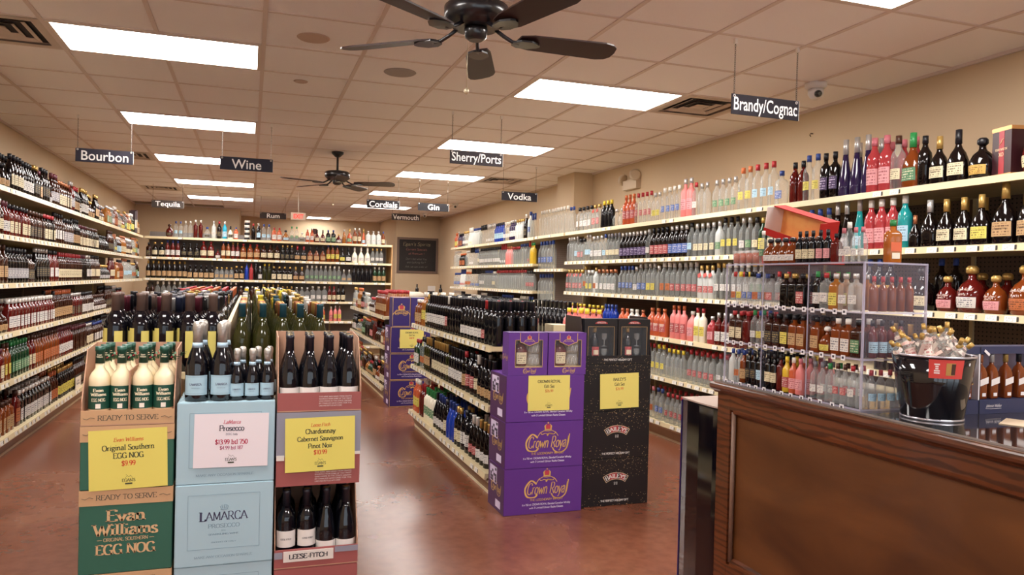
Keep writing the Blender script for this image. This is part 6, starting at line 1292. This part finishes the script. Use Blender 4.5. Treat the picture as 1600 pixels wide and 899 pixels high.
for c_ in ('e6dcd0', 'e2c4b8'):
    l = MB(); Rm = scale_shape('round', .385)[0]; label_patch(l, Rm, .008, .062, 150, label_mat('bucket_label'+c_, c_, 'b04a48'), n=14, nz=1); label_patch(l, Rm, .074, .083, 150, label_mat('bucket_label'+c_, c_, 'b04a48'), n=12, nz=1); bkl.append(l.mesh('label'))
for k in range(26):
    a = k*2.4; r = .008+.052*((k+.5)/26)**.5; tl = .15+.62*(r/.06)**1.3
    rot = (tl*math.sin(a-PI)*1+q.uniform(-.3, .3), tl*math.cos(a)+q.uniform(-.3, .3), q.uniform(0, 6))
    x, y, z = BXc+r*math.cos(a), BYc+r*math.sin(a), TZ+.1325+q.uniform(0, .03)
    nb_ = mini(x, y, z, 'round', 'clear', 'gold', 'none', .385, f"small clear bottle with gold cap heaped in the bucket, {ordw(k)} from its centre", rot=rot, grp='small bottles heaped in the ice bucket'); place('label', bkl[k % 2], nb_)

# ---------------------------------------------------------------- navy trio box
navy = mat('box_navy', '2c3252', .4); dkn = mat('box_dark', '111018', .5); inn = mat('box_lilac', '9a8ca0', .5); wht = mat('box_white', 'e8dfe0', .5)
gx, gy_, gh = 1.945, -3.19, .2
t = thing('whisky_trio_box', 'navy open fronted presentation box holding small whisky bottles', 'presentation box', (gx, gy_, TZ), 0); gw = .34
MB().box(0, gw, 0, .05, 0, .042, navy).build('plinth', t); MB().box(0, gw, 0, .05, .178, gh, navy).build('header', t)
MB().box(-.022, -.0005, 0, .06, 0, gh, dkn).box(gw, gw+.003, 0, .05, 0, gh, navy).build('side_panel', t); MB().box(0, gw, .047, .05, .042, .178, inn).build('back_panel', t)
MB().box(.0485, .0545, -.0012, .047, .042, .178, wht).build('partition', t); MB().box(.053, .0545, -.002, -.0012, 0, gh, dkn).build('seam', t)
L = MB(); letters(L, 'Johnnie Walker', (.112, -.0015, .02), .0085, wht, thick=.12, thin=.05, shear=.35, serif=False, width=.062); L.tube([(.08, -.0015, .016), (.1, -.0015, .0148), (.142, -.0015, .0155)], .0006, wht, 4); L.build('lettering', t)
for k, x in enumerate((.022, .083, .128, .185, .24, .295)):
    R = [(0, .0145, .013, 5), (.003, .0165, .014, 5), (.075, .0165, .014, 5), (.09, .0125, .012, 3), (.1, .006, .006, 2), (.112, .0055, .0055, 2)]
    c = (['box_dark', 'cap_copper', 'cap_silver', 'cap_gold', 'cap_black', 'cap_silver'])[k]; cap_m = dkn if k == 0 else cm(c[4:])
    o = MB().rings(R, gm('amber'), 24).build('small_whisky_bottle', None, (gx+x, gy_+.022, TZ+.0425), 0, label=f"small square whisky bottle with slanted label, {ordw(k)} across in the navy box", cat='small whisky bottle', group='small whiskies in the navy presentation box')
    MB().rings(R2((.108, .0075), (.128, .0072), (.132, .0078)), cap_m, 14).build('cap', o)
    l = MB(); lc = mat('slant_dark', '2a2420', .4) if k == 0 else mat('slant_white', 'e2d8d4', .5)
    l.quad((-.0165, -.0148, .038), (.0165, -.0148, .047), (.0165, -.0148, .066), (-.0165, -.0148, .057), lc); 
    if k == 0: l.quad((-.0165, -.0152, .036), (.0165, -.0152, .045), (.0165, -.0152, .048), (-.0165, -.0152, .039), pgold).quad((-.0165, -.0152, .057), (.0165, -.0152, .066), (.0165, -.0152, .069), (-.0165, -.0152, .06), pgold)
    l.box(-.007, .007, -.0149, -.0145, .008, .018, wht); l.build('label', o)
MB().box(-.012, .012, -.0035, -.0025, 0, .008, wht).build('paper_tag', None, (gx+.075, gy_, TZ+.178), 0, rot=(0, .6, 0), label='slanted white paper tag on the front of the navy box', cat='tag')
MB().box(0, .12, 0, .09, 0, .002, mat('flyer', 'cfb89c', .5)).build('flyer', None, (1.95, -3.40, TZ), .5, label='tan flyer lying on the counter before the navy box', cat='flyer')
# fallen leaves of paper on the floor and scuffs
for k, (x, y, s) in enumerate(((2.72, .30, .03), (2.60, -.25, .04))):
    MB().prism([(0, 0), (s, -.008), (s*1.8, .004), (s*1.5, .014), (s*.4, .012)], 0, .0012, mat('scuff_white', 'cfc0b0', .6)).build('paper_scrap', None, (x, y, .0003), k, label='tiny white scrap on the floor beyond the black stack, '+('farther one' if k == 0 else 'closer one'), cat='scrap')

# ---------------------------------------------------------------- joined rows that stand behind the front ones
for noun, m in BACK.items():
    w_ = noun.replace('_', ' ')
    m.build(noun+'_bottle_rows', None, kind='stuff', label=f"further {w_} bottles standing in rows behind the front ones", cat=w_+' bottles')
